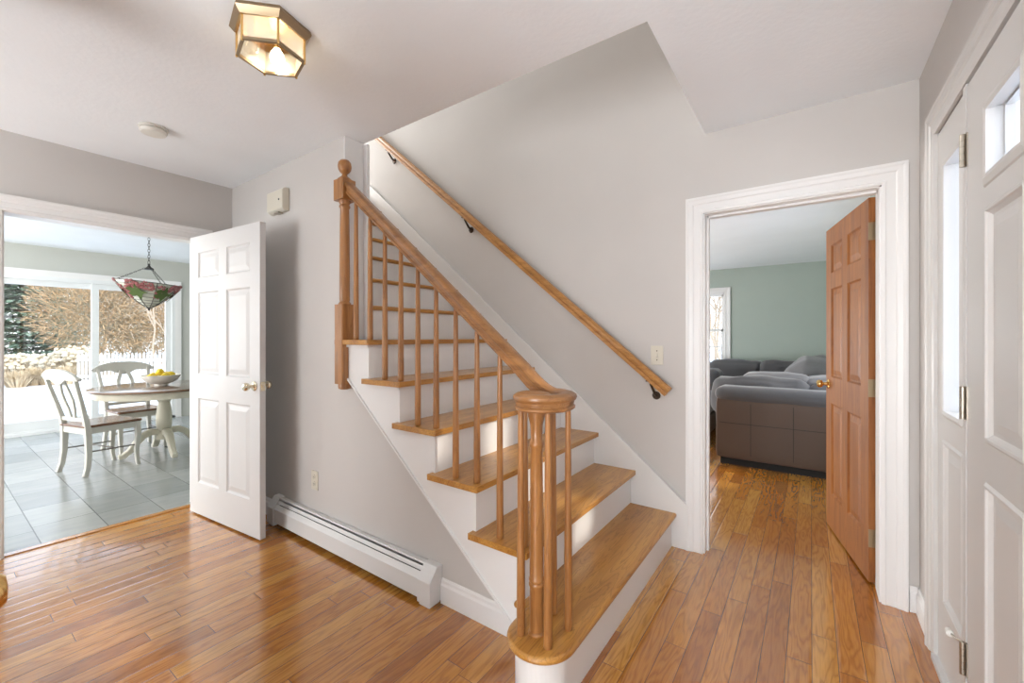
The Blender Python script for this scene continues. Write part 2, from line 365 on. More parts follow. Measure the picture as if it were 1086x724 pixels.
# ------------------------------------------------------------------ the shell
XK, XK2 = -3.756, -3.88         # hall / kitchen wall
XE = .405                        # entry wall inner face
YS = 2.65; YS2 = 2.79            # wall beside the stairs / living room
YH, YH2 = 1.448, 1.577           # wall under the stairs
ZC = 2.44; ZU = 2.70
struct('floor', MB().box(-3.80, .50, -2.4, 8.2, -.12, 0), M['floor'], 'glossy orange oak strip floor running through hall and living room', 'floor')
struct('floor', MB().box(-8.35, -3.80, -2.1, 3.2, -.12, 0), M['tile'], 'grey slate tile floor of the kitchen', 'floor')
struct('trim_1', MB().box(-3.815, -3.765, .285, 1.205, 0, .006), M['floor'], 'narrow wood threshold between kitchen tile and hall oak', 'threshold')
c = MB(); c.box(-3.756, .405, -2.4, YH2, ZC, ZU); c.box(-.5, .405, YH2, YS, ZC, ZU)
struct('ceiling', c, M['ceil'], 'white ceiling of the hall, cut open above the stairs', 'ceiling')
struct('ceiling', MB().box(-8.3, XK2, -2.1, 3.2, ZC, ZU), M['ceil'], 'white ceiling of the kitchen', 'ceiling')
struct('ceiling', MB().box(XK2, .55, YS2, 8.3, ZC, ZU), M['ceil'], 'white ceiling of the living room', 'ceiling')
struct('ceiling', MB().box(-6.2, -.3, .2, 2.79, 5.1, 5.2), M['ceil'], 'white ceiling over the upper landing', 'ceiling')
struct('floor', MB().box(-6.0, -3.667, YH2, 2.65, ZC, ZU), M['ceil'], 'upper landing floor at the head of the stairs', 'floor')
# walls
w = wallmb('X', YS, YS2, XK, .405, 0, 5.1, [(-.516, .277, 0, 1.99)]); w.box(-6.2, XK, YS, YS2, ZC+.26, 5.1)
struct('wall_north', w, M['wall'], 'tall warm grey wall beside the stairs and around the living room doorway', 'wall')
struct('wall_west', wallmb('Y', XK2, XK, -2.1, YH2, 0, ZC, [(.273, 1.217, 0, 1.99)]), M['wall'], 'warm grey hall wall with the doorway to the kitchen', 'wall')
struct('wall_west', wallmb('Y', XK2, XK, YH2, 8.2, 0, ZC), M['green'], 'inner wall closing the stairs and living room on the kitchen side', 'wall')
w = MB(); w.prism([(XK, 0), (-.93, 0), (-.93, .04), (-2.235, 1.11), (-2.235, ZC), (XK, ZC)], XZ, YH, YH2)
struct('wall_centre', w, M['wall'], 'warm grey wall under the stairs behind the heater', 'wall')
struct('trim_2', MB().box(-2.235, -2.229, YH-.001, YH2+.001, 1.13, ZC), M['white'], 'white end face of the wall behind the upper newel post', 'trim')
struct('wall_east', wallmb('Y', XE, .55, -2.4, YS2, 0, ZC, [(.56, 2.31, 0, 2.06)]), M['wall'], 'warm grey wall holding the front door', 'wall')
struct('wall_east', wallmb('Y', XE, .55, YS2, 8.2, 0, ZC, [(4.0, 5.2, .5, 1.9)]), M['green'], 'green living room wall behind the open oak door', 'wall')
struct('wall_south', MB().box(XK, .5, -2.5, -2.4, 0, ZC), M['wall'], 'warm grey hall wall behind the camera', 'wall')
w = MB(); w.box(-2.30, -2.20, -.95, -.03, 0, ZC); w.box(-2.20, -1.63, -.13, -.03, 0, ZC); w.box(-2.20, -1.63, -.95, -.85, 0, ZC); w.box(-1.73, -1.63, -.85, -.13, 2.0, ZC)
struct('wall_closet', w, M['wall'], 'small closet whose door stands open beside the camera', 'wall')
struct('wall_kitchen_north', MB().box(-8.3, XK2, 3.2, 3.3, 0, ZC), M['wallk'], 'kitchen end wall', 'wall')
struct('wall_kitchen_south', MB().box(-8.3, XK2, -2.1, -2.0, 0, ZC), M['wallk'], 'kitchen side wall', 'wall')
struct('wall_kitchen_west', wallmb('Y', -8.32, -8.17, -2.1, 3.3, 0, ZC, [(-1.35, 2.36, 0.0, 2.05)]), M['wallk'], 'sage grey kitchen wall around the sliding glass door', 'wall')
struct('wall_living_north', wallmb('X', 8.15, 8.3, XK2, .55, 0, ZC, [(-2.02, -1.23, .78, 2.03)]), M['green'], 'green far wall of the living room', 'wall')
w = MB(); w.box(-.5, -.38, .2, YS, ZU, 5.1); w.box(-6.2, -.38, .2, .3, ZU, 5.1); w.box(-6.2, -6.1, .3, 2.65, ZU, 5.1)
struct('wall_upper', w, M['wall'], 'upper landing walls', 'wall')

# doorway trim
t = MB()
for p, s_ in ((XK, 1), (XK2, -1)): casing(t, lambda a, z, d, p=p, s_=s_: (p+s_*d, a, z), .277, 1.213, 0, 1.981)
for yy in (.273, 1.205): t.box(XK2, XK, yy, yy+.012, 0, 1.985)
t.box(XK2, XK, .273, 1.217, 1.975, 1.99)
struct('trim_3', t, M['white'], 'white moulded casing round the kitchen doorway', 'door casing')
t = MB()
casing(t, lambda a, z, d: (a, YS-d, z), -.512, .273, 0, 1.981); casing(t, lambda a, z, d: (a, YS2+d, z), -.512, .273, 0, 1.981)
for xx in (-.516, .265): t.box(xx, xx+.012, YS, YS2, 0, 1.985)
t.box(-.516, .277, YS, YS2, 1.975, 1.99); t.box(-.504, -.492, 2.70, 2.735, 0, 1.975); t.box(-.5, .26, 2.70, 2.735, 1.963, 1.975)
struct('trim_4', t, M['white'], 'white moulded casing round the living room doorway', 'door casing')
t = MB(); casing(t, lambda a, z, d: (XE-d, a, z), .564, 2.306, 0, 2.056)
t.box(XE+.042, .56, .55, .575, 0, 2.06); t.box(XE+.042, .56, 2.295, 2.32, 0, 2.06); t.box(XE+.042, .56, .575, 2.295, 2.04, 2.062)
for y0 in (1.897, .945): t.box(.395, .50, y0, y0+.030, 0, 2.052)
t.box(.385, .52, .56, 2.31, 0, .02)
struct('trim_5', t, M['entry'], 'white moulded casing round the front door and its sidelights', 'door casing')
b = MB(); base(b, (XK, YH), (-3.02, YH), (0, -1)); base(b, (-1.432, YH), (-.86, YH), (0, -1)); 
struct('baseboard_centre', b, M['white'], 'white baseboard along the wall under the stairs', 'baseboard')
b = MB(); base(b, (XE, YS), (XE, 2.405), (-1, 0)); base(b, (.37, YS), (XE, YS), (0, -1))
struct('baseboard_east', b, M['white'], 'white baseboard beside the front door', 'baseboard')
b = MB(); base(b, (XK, YH), (XK, 1.312), (1, 0)); base(b, (XK, .178), (XK, -.3), (1, 0))
struct('baseboard_west', b, M['white'], 'white baseboard beside the kitchen doorway', 'baseboard')
b = MB(); base(b, (XK2, 8.15), (.40, 8.15), (0, -1)); base(b, (XE, 3.6), (XE, 8.1), (-1, 0))
struct('baseboard_north', b, M['white'], 'white baseboard of the living room', 'baseboard')

# ------------------------------------------------------------------ six panel doors
def panel_faces(mb, a0, a1, z0, z1, y, s_, depth=.010):
    """raised panel between a0..a1, z0..z1 on the face at local y, outward sign s_"""
    rings = [(0, 0), (.010, depth), (.020, depth), (.048, .003), (.052, .003)]
    vs_ = []
    for o, d in rings: vs_ += [(a0+o, y-s_*d, z0+o), (a1-o, y-s_*d, z0+o), (a1-o, y-s_*d, z1-o), (a0+o, y-s_*d, z1-o)]
    fs = []
    for k in range(len(rings)-1):
        for i in range(4): fs.append((k*4+i, k*4+(i+1) % 4, (k+1)*4+(i+1) % 4, (k+1)*4+i))
    fs.append(tuple(len(rings)*4-4+i for i in range(4))); mb.add(vs_, fs)
def slab(mb, w_, h_, t_, rects, z0=.012):
    """frame of stiles and rails with the openings left for panels"""
    As = sorted({0, w_, *[r[0] for r in rects], *[r[1] for r in rects]}); Zs = sorted({z0, h_, *[r[2] for r in rects], *[r[3] for r in rects]})
    for i in range(len(As)-1):
        for j in range(len(Zs)-1):
            ca, cz = (As[i]+As[i+1])/2, (Zs[j]+Zs[j+1])/2
            if any(r[0] < ca < r[1] and r[2] < cz < r[3] for r in rects): continue
            mb.box(As[i], As[i+1], -t_/2, t_/2, Zs[j], Zs[j+1])
def clean_slab(o):
    bm = bmesh.new(); bm.from_mesh(o.data); bmesh.ops.remove_doubles(bm, verts=bm.verts, dist=1e-5)
    seen = {}
    for f in bm.faces: seen.setdefault(tuple(sorted(v.index for v in f.verts)), []).append(f)
    bmesh.ops.delete(bm, geom=[f for k in seen.values() if len(k) > 1 for f in k], context='FACES')
    bmesh.ops.dissolve_limit(bm, angle_limit=.01, verts=bm.verts, edges=bm.edges)
    bmesh.ops.recalc_face_normals(bm, faces=bm.faces); bm.to_mesh(o.data); bm.free()
def knob(root, x, z, y, s_, m, kind='knob'):
    mb = MB(); f = lambda prof: mb.lathe([(r, y+s_*d) for r, d in prof], x, 0, z, 16, 'Y')
    f([(.031, 0), (.031, .004), (.024, .010), (.012, .012), (.010, .030), (.013, .034), (.022, .038), (.026, .046), (.025, .058), (.018, .066), (.004, .068)])
    return mb.build('door_knob', m, root, world=False)
def six_rects(w_, h_):
    st = .112 if w_ > .7 else .1; cm = (w_-2*st-.098)/2
    cols = [(st, st+cm), (w_-st-cm, w_-st)]
    rows = [(.235, .83), (1.0, 1.575), (1.675, h_-.115)]
    return [(a, b_, c_, d) for a, b_ in cols for c_, d in rows]
def six_door(name, label, w_, h_, m, knobm, loc, rz, hinge_m, hinge_side=1, hz=(.25, .98, 1.76), plate=True, knobs=(1, -1), t_=.035, kz=.93):
    root = thing(name, label, 'door', loc, rz, kind='structure')
    rects = six_rects(w_, h_); mb = MB(); slab(mb, w_, h_, t_, rects); o = mb.build('door_leaf', m, root, world=False); clean_slab(o)
    for a0, a1, z0, z1 in rects:
        p = MB(); panel_faces(p, a0, a1, z0, z1, t_/2, 1); panel_faces(p, a0, a1, z0, z1, -t_/2, -1); p.build('door_panel', m, root, world=False)
    for s_ in knobs: knob(root, w_-.06, kz, s_*t_/2, s_, knobm)
    if plate:
        p = MB(); p.box(w_-.0005, w_+.0015, -.013, .013, kz-.028, kz+.028); p.box(w_, w_+.008, -.006, .006, kz-.008, kz+.008); p.build('latch_plate', knobm, root, world=False)
    for z in hz:
        hb = MB(); y = hinge_side*(t_/2+.004)
        hb.lathe([(.006, -.045), (.006, .045)], -.004, y, z, 10)
        hb.box(-.0025, 0, -t_/2+.004, t_/2+.002, z-.045, z+.045)
        for dz in (-.03, 0, .03): hb.lathe([(.004, -.0035), (.004, -.0025)], 0, 0, z+dz, 8, 'X')
        hb.build('hinge', hinge_m, root, world=False)
    return root
# white door folded back at the kitchen doorway: hinge (-3.70,1.14) -> free (-2.77,1.22)
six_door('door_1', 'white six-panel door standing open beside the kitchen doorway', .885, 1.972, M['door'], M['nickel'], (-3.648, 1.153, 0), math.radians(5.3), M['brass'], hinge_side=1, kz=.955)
# stained door open into the living room
hx, hy, fx_, fy_ = .257, 2.812, .098, 3.575
ang = math.atan2(fy_-hy, fx_-hx)
six_door('door_2', 'orange stained six-panel wooden door standing open into the living room', .762, 1.972, M['pine'], M['gold'], (hx, hy, 0), ang, M['darkbrass'], hinge_side=-1, hz=(.235, 1.0, 1.80), kz=.95)
# closed closet door beside the camera, only its knob reaches the frame
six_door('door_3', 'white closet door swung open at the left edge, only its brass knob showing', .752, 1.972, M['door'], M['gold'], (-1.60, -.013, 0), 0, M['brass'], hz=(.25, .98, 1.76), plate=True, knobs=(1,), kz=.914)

# front door (local x from hinge towards the far stile, i.e. world -Y)
root = thing('door_4', 'pale painted front door with two small lights at top and raised panels', 'door', (XE+.013, 1.893, 0), -PI/2, kind='structure')
W_ = .91; cols = [(.19, .435), (.475, .72)]
rects = [(a, b_, c_, d) for a, b_ in cols for c_, d in ((.25, .84), (.985, 1.605), (1.705, 1.893))]
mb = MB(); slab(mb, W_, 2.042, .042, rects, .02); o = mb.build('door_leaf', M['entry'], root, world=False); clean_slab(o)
for a0, a1, z0, z1 in rects:
    if z0 < 1.7:
        p = MB(); panel_faces(p, a0, a1, z0, z1, .021, 1, .008); panel_faces(p, a0, a1, z0, z1, -.021, -1, .008); 
        for s_ in (1, -1): casing(p, lambda a, z, d, s_=s_: (a, s_*(.021+d), z), a0+.0, a1-.0, z0, z1, [(0, 0), (.003, .005), (.010, .006), (.018, 0)], True)
        p.build('door_panel', M['entry'], root, world=False)
    else:
        p = MB()
        for s_ in (1, -1): casing(p, lambda a, z, d, s_=s_: (a, s_*(.021+d), z), a0+.006, a1-.006, z0+.006, z1-.006, [(0, -.012), (0, .006), (.012, .009), (.028, .004), (.032, 0)], True)
        p.build('light_frame', M['entry'], root, world=False)
        MB().box(a0-.004, a1+.004, -.003, .003, z0-.004, z1+.004).build('door_glass', M['glass'], root, world=False)
for z in (.255, 1.055, 1.845):
    hb = MB()
    for k in range(5): hb.lathe([(.0075, -.010), (.0075, .0092)], -.004, -.030, z+(k-2)*.0205, 10)
    hb.box(-.003, .010, -.024, -.021, z-.052, z+.052); hb.box(-.016, -.004, -.024, -.021, z-.052, z+.052)
    h_ = hb.build('hinge', M['steel'], root, world=False)
    if z < .5:
        d = MB(); d.tube([(-.004, -.030, z+.050), (-.012, -.045, z+.052), (-.040, -.052, z+.050)], .003, 6); d.build('door_stop_rod', M['steel'], root, world=False)
        d = MB(); d.lathe([(.004, .0), (.010, -.002), (.010, -.022), (.006, -.026)], -.030, -.052, z+.05, 12, 'X'); d.build('door_stop_bumper', M['rubber'], root, world=False)
knob(root, .85, .93, -.021, -1, M['nickel'])

def sidelight(name, label, y0, y1, g0, g1):
    root = thing(name, label, 'window', (XE+.02, (y0+y1)/2, 0), 0, kind='structure')
    mb = MB(); rects = [(g0, g1, .985, 1.895), (g0-.01, g1+.01, .28, .86)]
    As = sorted({y0, y1, g0, g1, g0-.01, g1+.01}); Zs = [.02, .28, .86, .985, 1.895, 2.05]
    for i in range(len(As)-1):
        for j in range(5):
            ca, cz = (As[i]+As[i+1])/2, (Zs[j]+Zs[j+1])/2
            if any(r[0] < ca < r[1] and r[2] < cz < r[3] for r in rects): continue
            mb.box(XE, XE+.04, As[i], As[i+1], Zs[j], Zs[j+1])
    mb.build('sidelight_frame', M['entry'], root)
    p = MB(); casing(p, lambda a, z, d: (XE-d, a, z), g0+.003, g1-.003, .988, 1.892, [(0, -.012), (0, .006), (.012, .009), (.026, 0)], True); p.build('glazing_bead', M['entry'], root)
    p = MB(); q = MB(); panel_faces(q, g0-.01, g1+.01, .28, .86, 0, 1, .008); p.add([(XE-v[1], v[0], v[2]) for v in q.v], q.f)
    casing(p, lambda a, z, d: (XE-d, a, z), g0-.01, g1+.01, .28, .86, [(0, 0), (.003, .005), (.010, .006), (.018, 0)], True); p.build('sidelight_panel', M['entry'], root)
    MB().box(XE+.017, XE+.022, g0-.004, g1+.004, .981, 1.899).build('pane', M['glass'], root)
sidelight('window_3', 'tall narrow sidelight window between the front door and the corner', 1.927, 2.31, 1.985, 2.195)
sidelight('window_4', 'matching sidelight on the near side of the front door', .56, .945, .665, .875)

# ------------------------------------------------------------------ staircase
RUN, RISE, N0 = .2515, .2075, -.655
YL = 1.405       # outer face of the stringer
YR = 2.632
nose = lambda n: N0-RUN*(n-1)
stair = thing('staircase', 'white staircase with honey oak treads rising to the upper floor', 'staircase', (-.8, 1.9, 0))
TT = .027
def arc(cx, cy, r, a0, a1, n): return [(cx+r*math.cos(math.radians(a0+(a1-a0)*i/n)), cy+r*math.sin(math.radians(a0+(a1-a0)*i/n))) for i in range(n+1)]
for n in range(1, 13):
    xn = nose(n); zt = RISE*n; xb = xn-RUN-.03-.017
    if n == 1:
        poly = [(xn, YR)]+arc(-.782, 1.29, .127, 0, -180, 20)+[(-.909, 1.372), (-.97, 1.372), (-.97, YR)]
    elif n <= 6:
        poly = [(xn, YR), (xn, 1.379), (xn-.007, 1.372), (xn-RUN-.05 if n < 6 else -2.215, 1.372), (xn-RUN-.05 if n < 6 else -2.215, YL+.004), (xb, YL+.004), (xb, YR)]
    else:
        poly = [(xn, YR), (xn, YH2+.002), (xb, YH2+.002), (xb, YR)]
    mb = MB(); mb.prism(poly, XY, zt-TT, zt); mb.build('tread', M['tread'], stair, bevel=.0128, seg=4)
for n in range(1, 14):
    xr = nose(n)-.03; z0 = RISE*(n-1); z1 = RISE*n-TT; yl = YL if n <= 6 else YH2+.003
    mb = MB()
    if n == 1:
        poly = [(xr, YR)]+arc(-.782, 1.29, .097, 0, -180, 20)+[(-.879, YL), (-1.0, YL), (-1.0, 1.46), (-.90, 1.46), (-.90, YR)]
        mb.prism(poly, XY, 0, z1)
    else: mb.box(xr-.018, xr, yl, YR, z0, z1 if n < 13 else ZU)
    if n == 7: mb.box(-2.24, xr, YH2-.002, YH2+.016, RISE*6, 2.43)
    mb.build('riser', M['white'], stair)
MB().box(-3.70, nose(13), YH2+.002, YR, ZU-.001, ZU+.012).build('landing_nosing', M['tread'], stair, bevel=.006)
# cut stringer: saw-tooth top, sloping bottom edge
sl = lambda x: .388-.822*(x+1.361)
poly = [(-2.235, sl(-2.235)), (-.889, 0), (-.9, 0)]
poly = [(-2.235, sl(-2.235)), (-.889, 0.0), (-.889, RISE-TT)]
for n in range(2, 7):
    xr = nose(n)-.03-.0005; poly += [(xr, RISE*(n-1)-TT), (xr, RISE*n-TT)]
poly += [(-2.235, RISE*6-TT)]
poly = [p for i, p in enumerate(poly)]
mb = MB(); mb.prism(poly, XZ, YL+.0015, YH+.002); mb.build('stringer', M['white'], stair)
mb = MB(); p0 = Vector((-2.235, YL-.002, sl(-2.235)+.004)); p1 = Vector((-.889, YL-.002, .004)); mb.sweep([p0, p1], [(-.006, -.004), (.006, -.004), (.006, .004), (-.006, .004)]); mb.build('stringer_bead', M['white'], stair)
for n in range(2, 7): MB().box(   # small cove under each return nosing
    nose(n)-RUN-.03, nose(n)-.022, YL-.012, YL+.001, RISE*n-TT-.014, RISE*n-TT).build('cove_moulding', M['white'], stair)
# wall skirt board
nl = lambda x: RISE+(N0-x)*RISE/RUN
SK = .125
poly = [(-.604, 0), (-.604, nl(-.604)+SK-.02), (-3.62, nl(-3.62)+SK), (-3.90, nl(-3.62)+SK), (-3.90, ZU-.2), (-3.667, ZU-.35), (-.95, 0)]
mb = MB(); mb.prism(poly, XZ, YR-.001, YS); mb.build('skirt_board', M['white'], stair)
mb = MB(); mb.sweep([(-.606, YR-.002, nl(-.604)+SK-.024), (-3.62, YR-.002, nl(-3.62)+SK), (-3.90, YR-.002, nl(-3.62)+SK)], [(0, -.016), (.010, -.010), (.010, .004), (.004, .010), (-.017, .010), (-.017, -.016)]); mb.build('skirt_cap', M['white'], stair)

# ------------------------------------------------------------------ balustrade
rail = thing('stair_railing', 'open oak balustrade with scrolled rail, turned balusters and newel posts', 'railing', (-.799, 1.2775, RISE))
RY = 1.412
rz = lambda x: 1.333-.822*(x+1.192)
NX, NY = -2.170, 1.409
mb = MB(); h = .0405
def sq(mb, x, y, z0, z1, h, ch=.006):
    mb.prism([(x-h+ch, y-h), (x+h-ch, y-h), (x+h, y-h+ch), (x+h, y+h-ch), (x+h-ch, y+h), (x-h+ch, y+h), (x-h, y+h-ch), (x-h, y-h+ch)], XY, z0, z1)
sq(mb, NX, NY, .995, 1.445, h); sq(mb, NX, NY, 2.035, 2.150, h+.004)
mb.lathe([(.018, .962), (.034, .968), (.036, .985), (.034, .996)], NX, NY, 0, 20)
mb.lathe([(.036, 1.444), (.034, 1.452), (.026, 1.462), (.0285, 1.47), (.0285, 1.6), (.026, 1.9), (.024, 1.99), (.030, 1.998), (.030, 2.006), (.025, 2.012), (.033, 2.03), (.033, 2.037)], NX, NY, 0, 20)
mb.lathe([(.04, 2.149), (.040, 2.156), (.030, 2.166), (.016, 2.176), (.014, 2.186), (.018, 2.193), (.026, 2.199), (.0345, 2.212), (.038, 2.232), (.0345, 2.253), (.024, 2.266), (.010, 2.272)], NX, NY, 0, 24)
mb.build('upper_newel_post', M['post'], rail)['label'] = 'square oak newel post with ball finial fixed at the top'
VX, VY, VZ = -.799, 1.2775, 1.036
mb = MB(); mb.lathe([(.030, 0), (.030, .004), (.0245, .010), (.0245, .165), (.0275, .170), (.0275, .178), (.0245, .183), (.0275, .188), (.0275, .196), (.0245, .201),
                     (.0250, .25), (.0235, .5), (.0215, .66), (.0255, .668), (.0255, .678), (.0205, .686), (.0225, .74), (.031, .775), (.0315, .80)], VX, VY, RISE, 24)
mb.build('lower_newel_post', M['post'], rail)['label'] = 'turned oak newel post under the scroll'
# rail path: straight, easing, volute
RP = [(-.018, -.031), (.018, -.031), (.025, -.026), (.0255, -.019), (.020, -.014), (.0225, .000), (.029, .005), (.0315, .012), (.029, .021), (.020, .027), (.008, .030), (-.008, .030), (-.020, .027), (-.029, .021), (-.0315, .012), (-.029, .005), (-.0225, .000), (-.020, -.014), (-.0255, -.019), (-.025, -.026)]
path = []
x = -2.135
while x < -.945: path.append((x, RY, rz(x))); x += .1
x0 = -.945; z0 = rz(x0); path.append((x0, RY, z0))
for i in range(1, 7):   # easing: slope fades out to level
    t_ = i/6; xx = x0+(VX-x0)*t_; zz = z0+(VZ-z0)*(1-(1-t_)**1.55); path.append((xx, RY+(VY+.128-RY)*t_**2, zz))
spir = [(90, .128), (70, .1255), (42, .116), (10, .100), (-29, .084), (-70, .072), (-100, .063), (-130, .055), (-165, .047), (-200, .040), (-235, .034), (-270, .028)]
for k in range(len(spir)-1):
    for j in range(1, 4):
        a = spir[k][0]+(spir[k+1][0]-spir[k][0])*j/3; r = spir[k][1]+(spir[k+1][1]-spir[k][1])*j/3
        path.append((VX+r*math.cos(math.radians(a)), VY+r*math.sin(math.radians(a)), VZ))
mb = MB(); mb.sweep(path, RP, smooth=True); mb.lathe([(.040, -.031), (.048, -.026), (.049, -.019), (.043, -.014), (.045, .0), (.052, .005), (.054, .012), (.052, .021), (.043, .027), (.03, .0302), (.005, .0305)], VX, VY, VZ, 28)
mb.build('handrail', M['railx'], rail)
def baluster(x, y, z0, z1):
    L = z1-z0
    mb = MB(); mb.lathe([(.013, 0), (.0155, .004), (.0155, .02), (.0148, L*.25), (.0125, L*.6), (.0100, L-.001)], x, y, z0, 12)
    mb.build('baluster', M['post'], rail)
for n in range(2, 7):
    for dx in (.036, .162):
        xx = nose(n)-dx
        if n == 6 and dx > .1: xx += .0
        baluster(xx, RY+.006, RISE*n, max(rz(xx), VZ)-.028 if xx < -.95 else 1.03)
for x, y in ((-.838, 1.236), (-.727, 1.236), (-.714, 1.356), (-.803, 1.404)): baluster(x, y, RISE, VZ-.02)

# wall handrail
wr_ = thing('wall_handrail', 'long oak handrail on dark brackets along the stair wall', 'handrail', (-.70, YS, .92))
WY = 2.583; wz = lambda x: .938+(-.70-x)*.826
WP = [(-.019, -.030), (.019, -.030), (.019, -.016), (.014, -.008), (.024, .002), (.025, .016), (.018, .028), (0, .033), (-.018, .028), (-.025, .016), (-.024, .002), (-.014, -.008), (-.019, -.016)]
mb = MB(); mb.sweep([(-.692, WY, wz(-.692)), (-2.2, WY, wz(-2.2)), (-3.75, WY, wz(-3.75))], WP); mb.build('rail', M['orail'], wr_, bevel=.002)
for x in (-.80, -2.31, -3.28):
    z = wz(x)-.030
    mb = MB(); mb.tube([(x, WY, z+.006), (x+.004, WY+.002, z-.022), (x+.014, WY+.014, z-.052), (x+.018, WY+.034, z-.078), (x+.018, YS-.004, z-.090)], .0075, 8, [1, 1, 1.1, 1.2, 1.3])
    mb.box(x-.025, x+.025, WY-.010, WY+.010, z-.002, z+.004); mb.lathe([(.020, YS-.010), (.026, YS-.001)], x+.018, 0, z-.092, 14, 'Y')
    mb.build('bracket', M['bronze'], wr_)

# ------------------------------------------------------------------ baseboard heater
ht = thing('baseboard_heater', 'long white baseboard radiator on the wall under the stairs', 'heater', (-2.2, 1.41, 0))
cov = [(1.375, .028), (1.375, .115), (1.392, .140), (1.390, .1425), (1.371, .116), (1.371, .028)]
MB().prism(cov, YZ, -2.93, -1.51).build('front_cover', M['heater'], ht)
MB().prism([(1.443, .02), (1.443, .172), (1.414, .176), (1.411, .168), (1.437, .164), (1.437, .02)], YZ, -2.93, -1.51).build('back_panel', M['heater'], ht)
MB().prism([(1.397, .142), (1.408, .158), (1.406, .160), (1.395, .144)], YZ, -2.93, -1.51).build('damper', M['heater'], ht)
mb = MB(); mb.box(-2.92, -1.52, 1.385, 1.436, .05, .128); mb.build('heating_element', M['black'], ht)
for a, b_ in ((-3.0, -2.918), (-1.522, -1.434)):
    MB().prism([(1.366, .012), (1.366, .118), (1.392, .150), (1.412, .178), (1.447, .180), (1.447, .012)], YZ, a, b_).build('end_cap', M['heater'], ht, bevel=.003)
    MB().box(a+.01, b_-.01, 1.372, 1.44, 0, .014).build('foot', M['heater'], ht)

# ------------------------------------------------------------------ small wall and ceiling fittings
o_ = thing('wall_outlet', 'small ivory power outlet above the baseboard radiator', 'outlet', (-2.547, YH, .36))
MB().box(-2.584, -2.510, YH-.006, YH, .300, .420).build('cover_plate', M['ivory'], o_, bevel=.003)
for z in (.380, .338):
    MB().lathe([(.0165, YH-.0085), (.0165, YH-.006)], -2.547, 0, z, 16, 'Y').build('socket', M['ivory'], o_)
    mb = MB(); mb.box(-2.554, -2.552, YH-.0095, YH-.008, z-.004, z+.006); mb.box(-2.543, -2.541, YH-.0095, YH-.008, z-.004, z+.006); mb.box(-2.549, -2.545, YH-.0095, YH-.008, z-.011, z-.008); mb.build('slots', M['black'], o_)
o_ = thing('light_switch', 'ivory light switch plate left of the living room doorway', 'switch', (-.777, YS, 1.147))
MB().box(-.815, -.739, YS-.006, YS, 1.088, 1.206).build('cover_plate', M['ivory'], o_, bevel=.003)
MB().prism([(YS-.006, 1.135), (YS-.006, 1.159), (YS-.018, 1.138)], YZ, -.782, -.772).build('toggle', M['ivory'], o_)
for z in (1.119, 1.175): MB().lathe([(.0035, YS-.0075), (.0035, YS-.006)], -.777, 0, z, 8, 'Y').build('screw', M['bronze'], o_)
o_ = thing('door_chime', 'cream door chime box high on the wall under the stairs', 'door chime', (-2.97, YH, 2.18))
mb = MB(); mb.prism([(YH, 2.107), (YH-.030, 2.107), (YH-.050, 2.122), (YH-.050, 2.247), (YH-.030, 2.262), (YH, 2.262)], YZ, -3.076, -2.862); mb.build('chime_cover', M['ivory'], o_, bevel=.006)
MB().lathe([(.006, YH-.053), (.006, YH-.049)], -2.905, 0, 2.183, 10, 'Y').build('chime_button', M['black'], o_)
MB().box(-2.99, -2.93, YH-.042, YH-.01, 2.098, 2.108).build('grille', M['steel'], o_)
o_ = thing('smoke_detector', 'round white smoke detector on the hall ceiling', 'smoke detector', (-3.02, .768, ZC))
MB().lathe([(.066, 0), (.068, -.008), (.062, -.012)], -3.02, .768, ZC, 28).build('mounting_plate', M['offwhite'], o_)
MB().lathe([(.052, -.011), (.060, -.014), (.063, -.024), (.056, -.036), (.035, -.040), (.005, -.041)], -3.02, .768, ZC, 28).build('detector_body', M['offwhite'], o_)
MB().lathe([(.056, -.0115), (.056, -.0145)], -3.02, .768, ZC, 28).build('vent_gap', M['black'], o_)

# hexagonal lantern on the ceiling
LX, LY = -1.675, .777
lt = thing('ceiling_lantern', 'hexagonal brass and glass flush ceiling light, lit', 'ceiling light', (LX, LY, ZC))
def hexp(r, z, a0=-14): return [(LX+r*math.cos(math.radians(a0+60*i)), LY+r*math.sin(math.radians(a0+60*i)), z) for i in range(6)]
def hexring(mb, prof):
    vs_ = []
    for r, z in prof: vs_ += hexp(r, z)
    n = len(prof)
    mb.add(vs_, [(j*6+i, j*6+(i+1) % 6, ((j+1) % n)*6+(i+1) % 6, ((j+1) % n)*6+i) for j in range(n) for i in range(6)])
mb = MB(); hexring(mb, [(.120, 2.4395), (.140, 2.4395), (.145, 2.425), (.134, 2.412), (.127, 2.404), (.118, 2.404), (.118, 2.412), (.12, 2.43)]); mb.build('canopy_ring', M['darkbrass'], lt)
mb = MB(); mb.add(hexp(.121, 2.436)+hexp(.121, 2.432), [(0, 1, 2, 3, 4, 5), (11, 10, 9, 8, 7, 6)]+[(i, (i+1) % 6, (i+1) % 6+6, i+6) for i in range(6)]); mb.build('reflector_plate', M['gold'], lt)
mb = MB(); hexring(mb, [(.1215, 2.326), (.1215, 2.316), (.109, 2.316), (.109, 2.326)]); mb.build('bottom_frame', M['darkbrass'], lt)
for p, q in zip(hexp(.1185, 2.407), hexp(.1185, 2.318)):
    m_ = MB(); m_.tube([p, q, (q[0], q[1], q[2]-.006)], .0042, 6); m_.build('corner_bar', M['gold'], lt)
for i in range(6):
    P, Q = hexp(.115, 2.405), hexp(.115, 2.320); j = (i+1) % 6
    m_ = MB(); m_.add([P[i], P[j], Q[j], Q[i]], [(0, 1, 2, 3)]); g_ = m_.build('side_pane', M['frost'], lt)
    sm = g_.modifiers.new('s', 'SOLIDIFY'); sm.thickness = .002
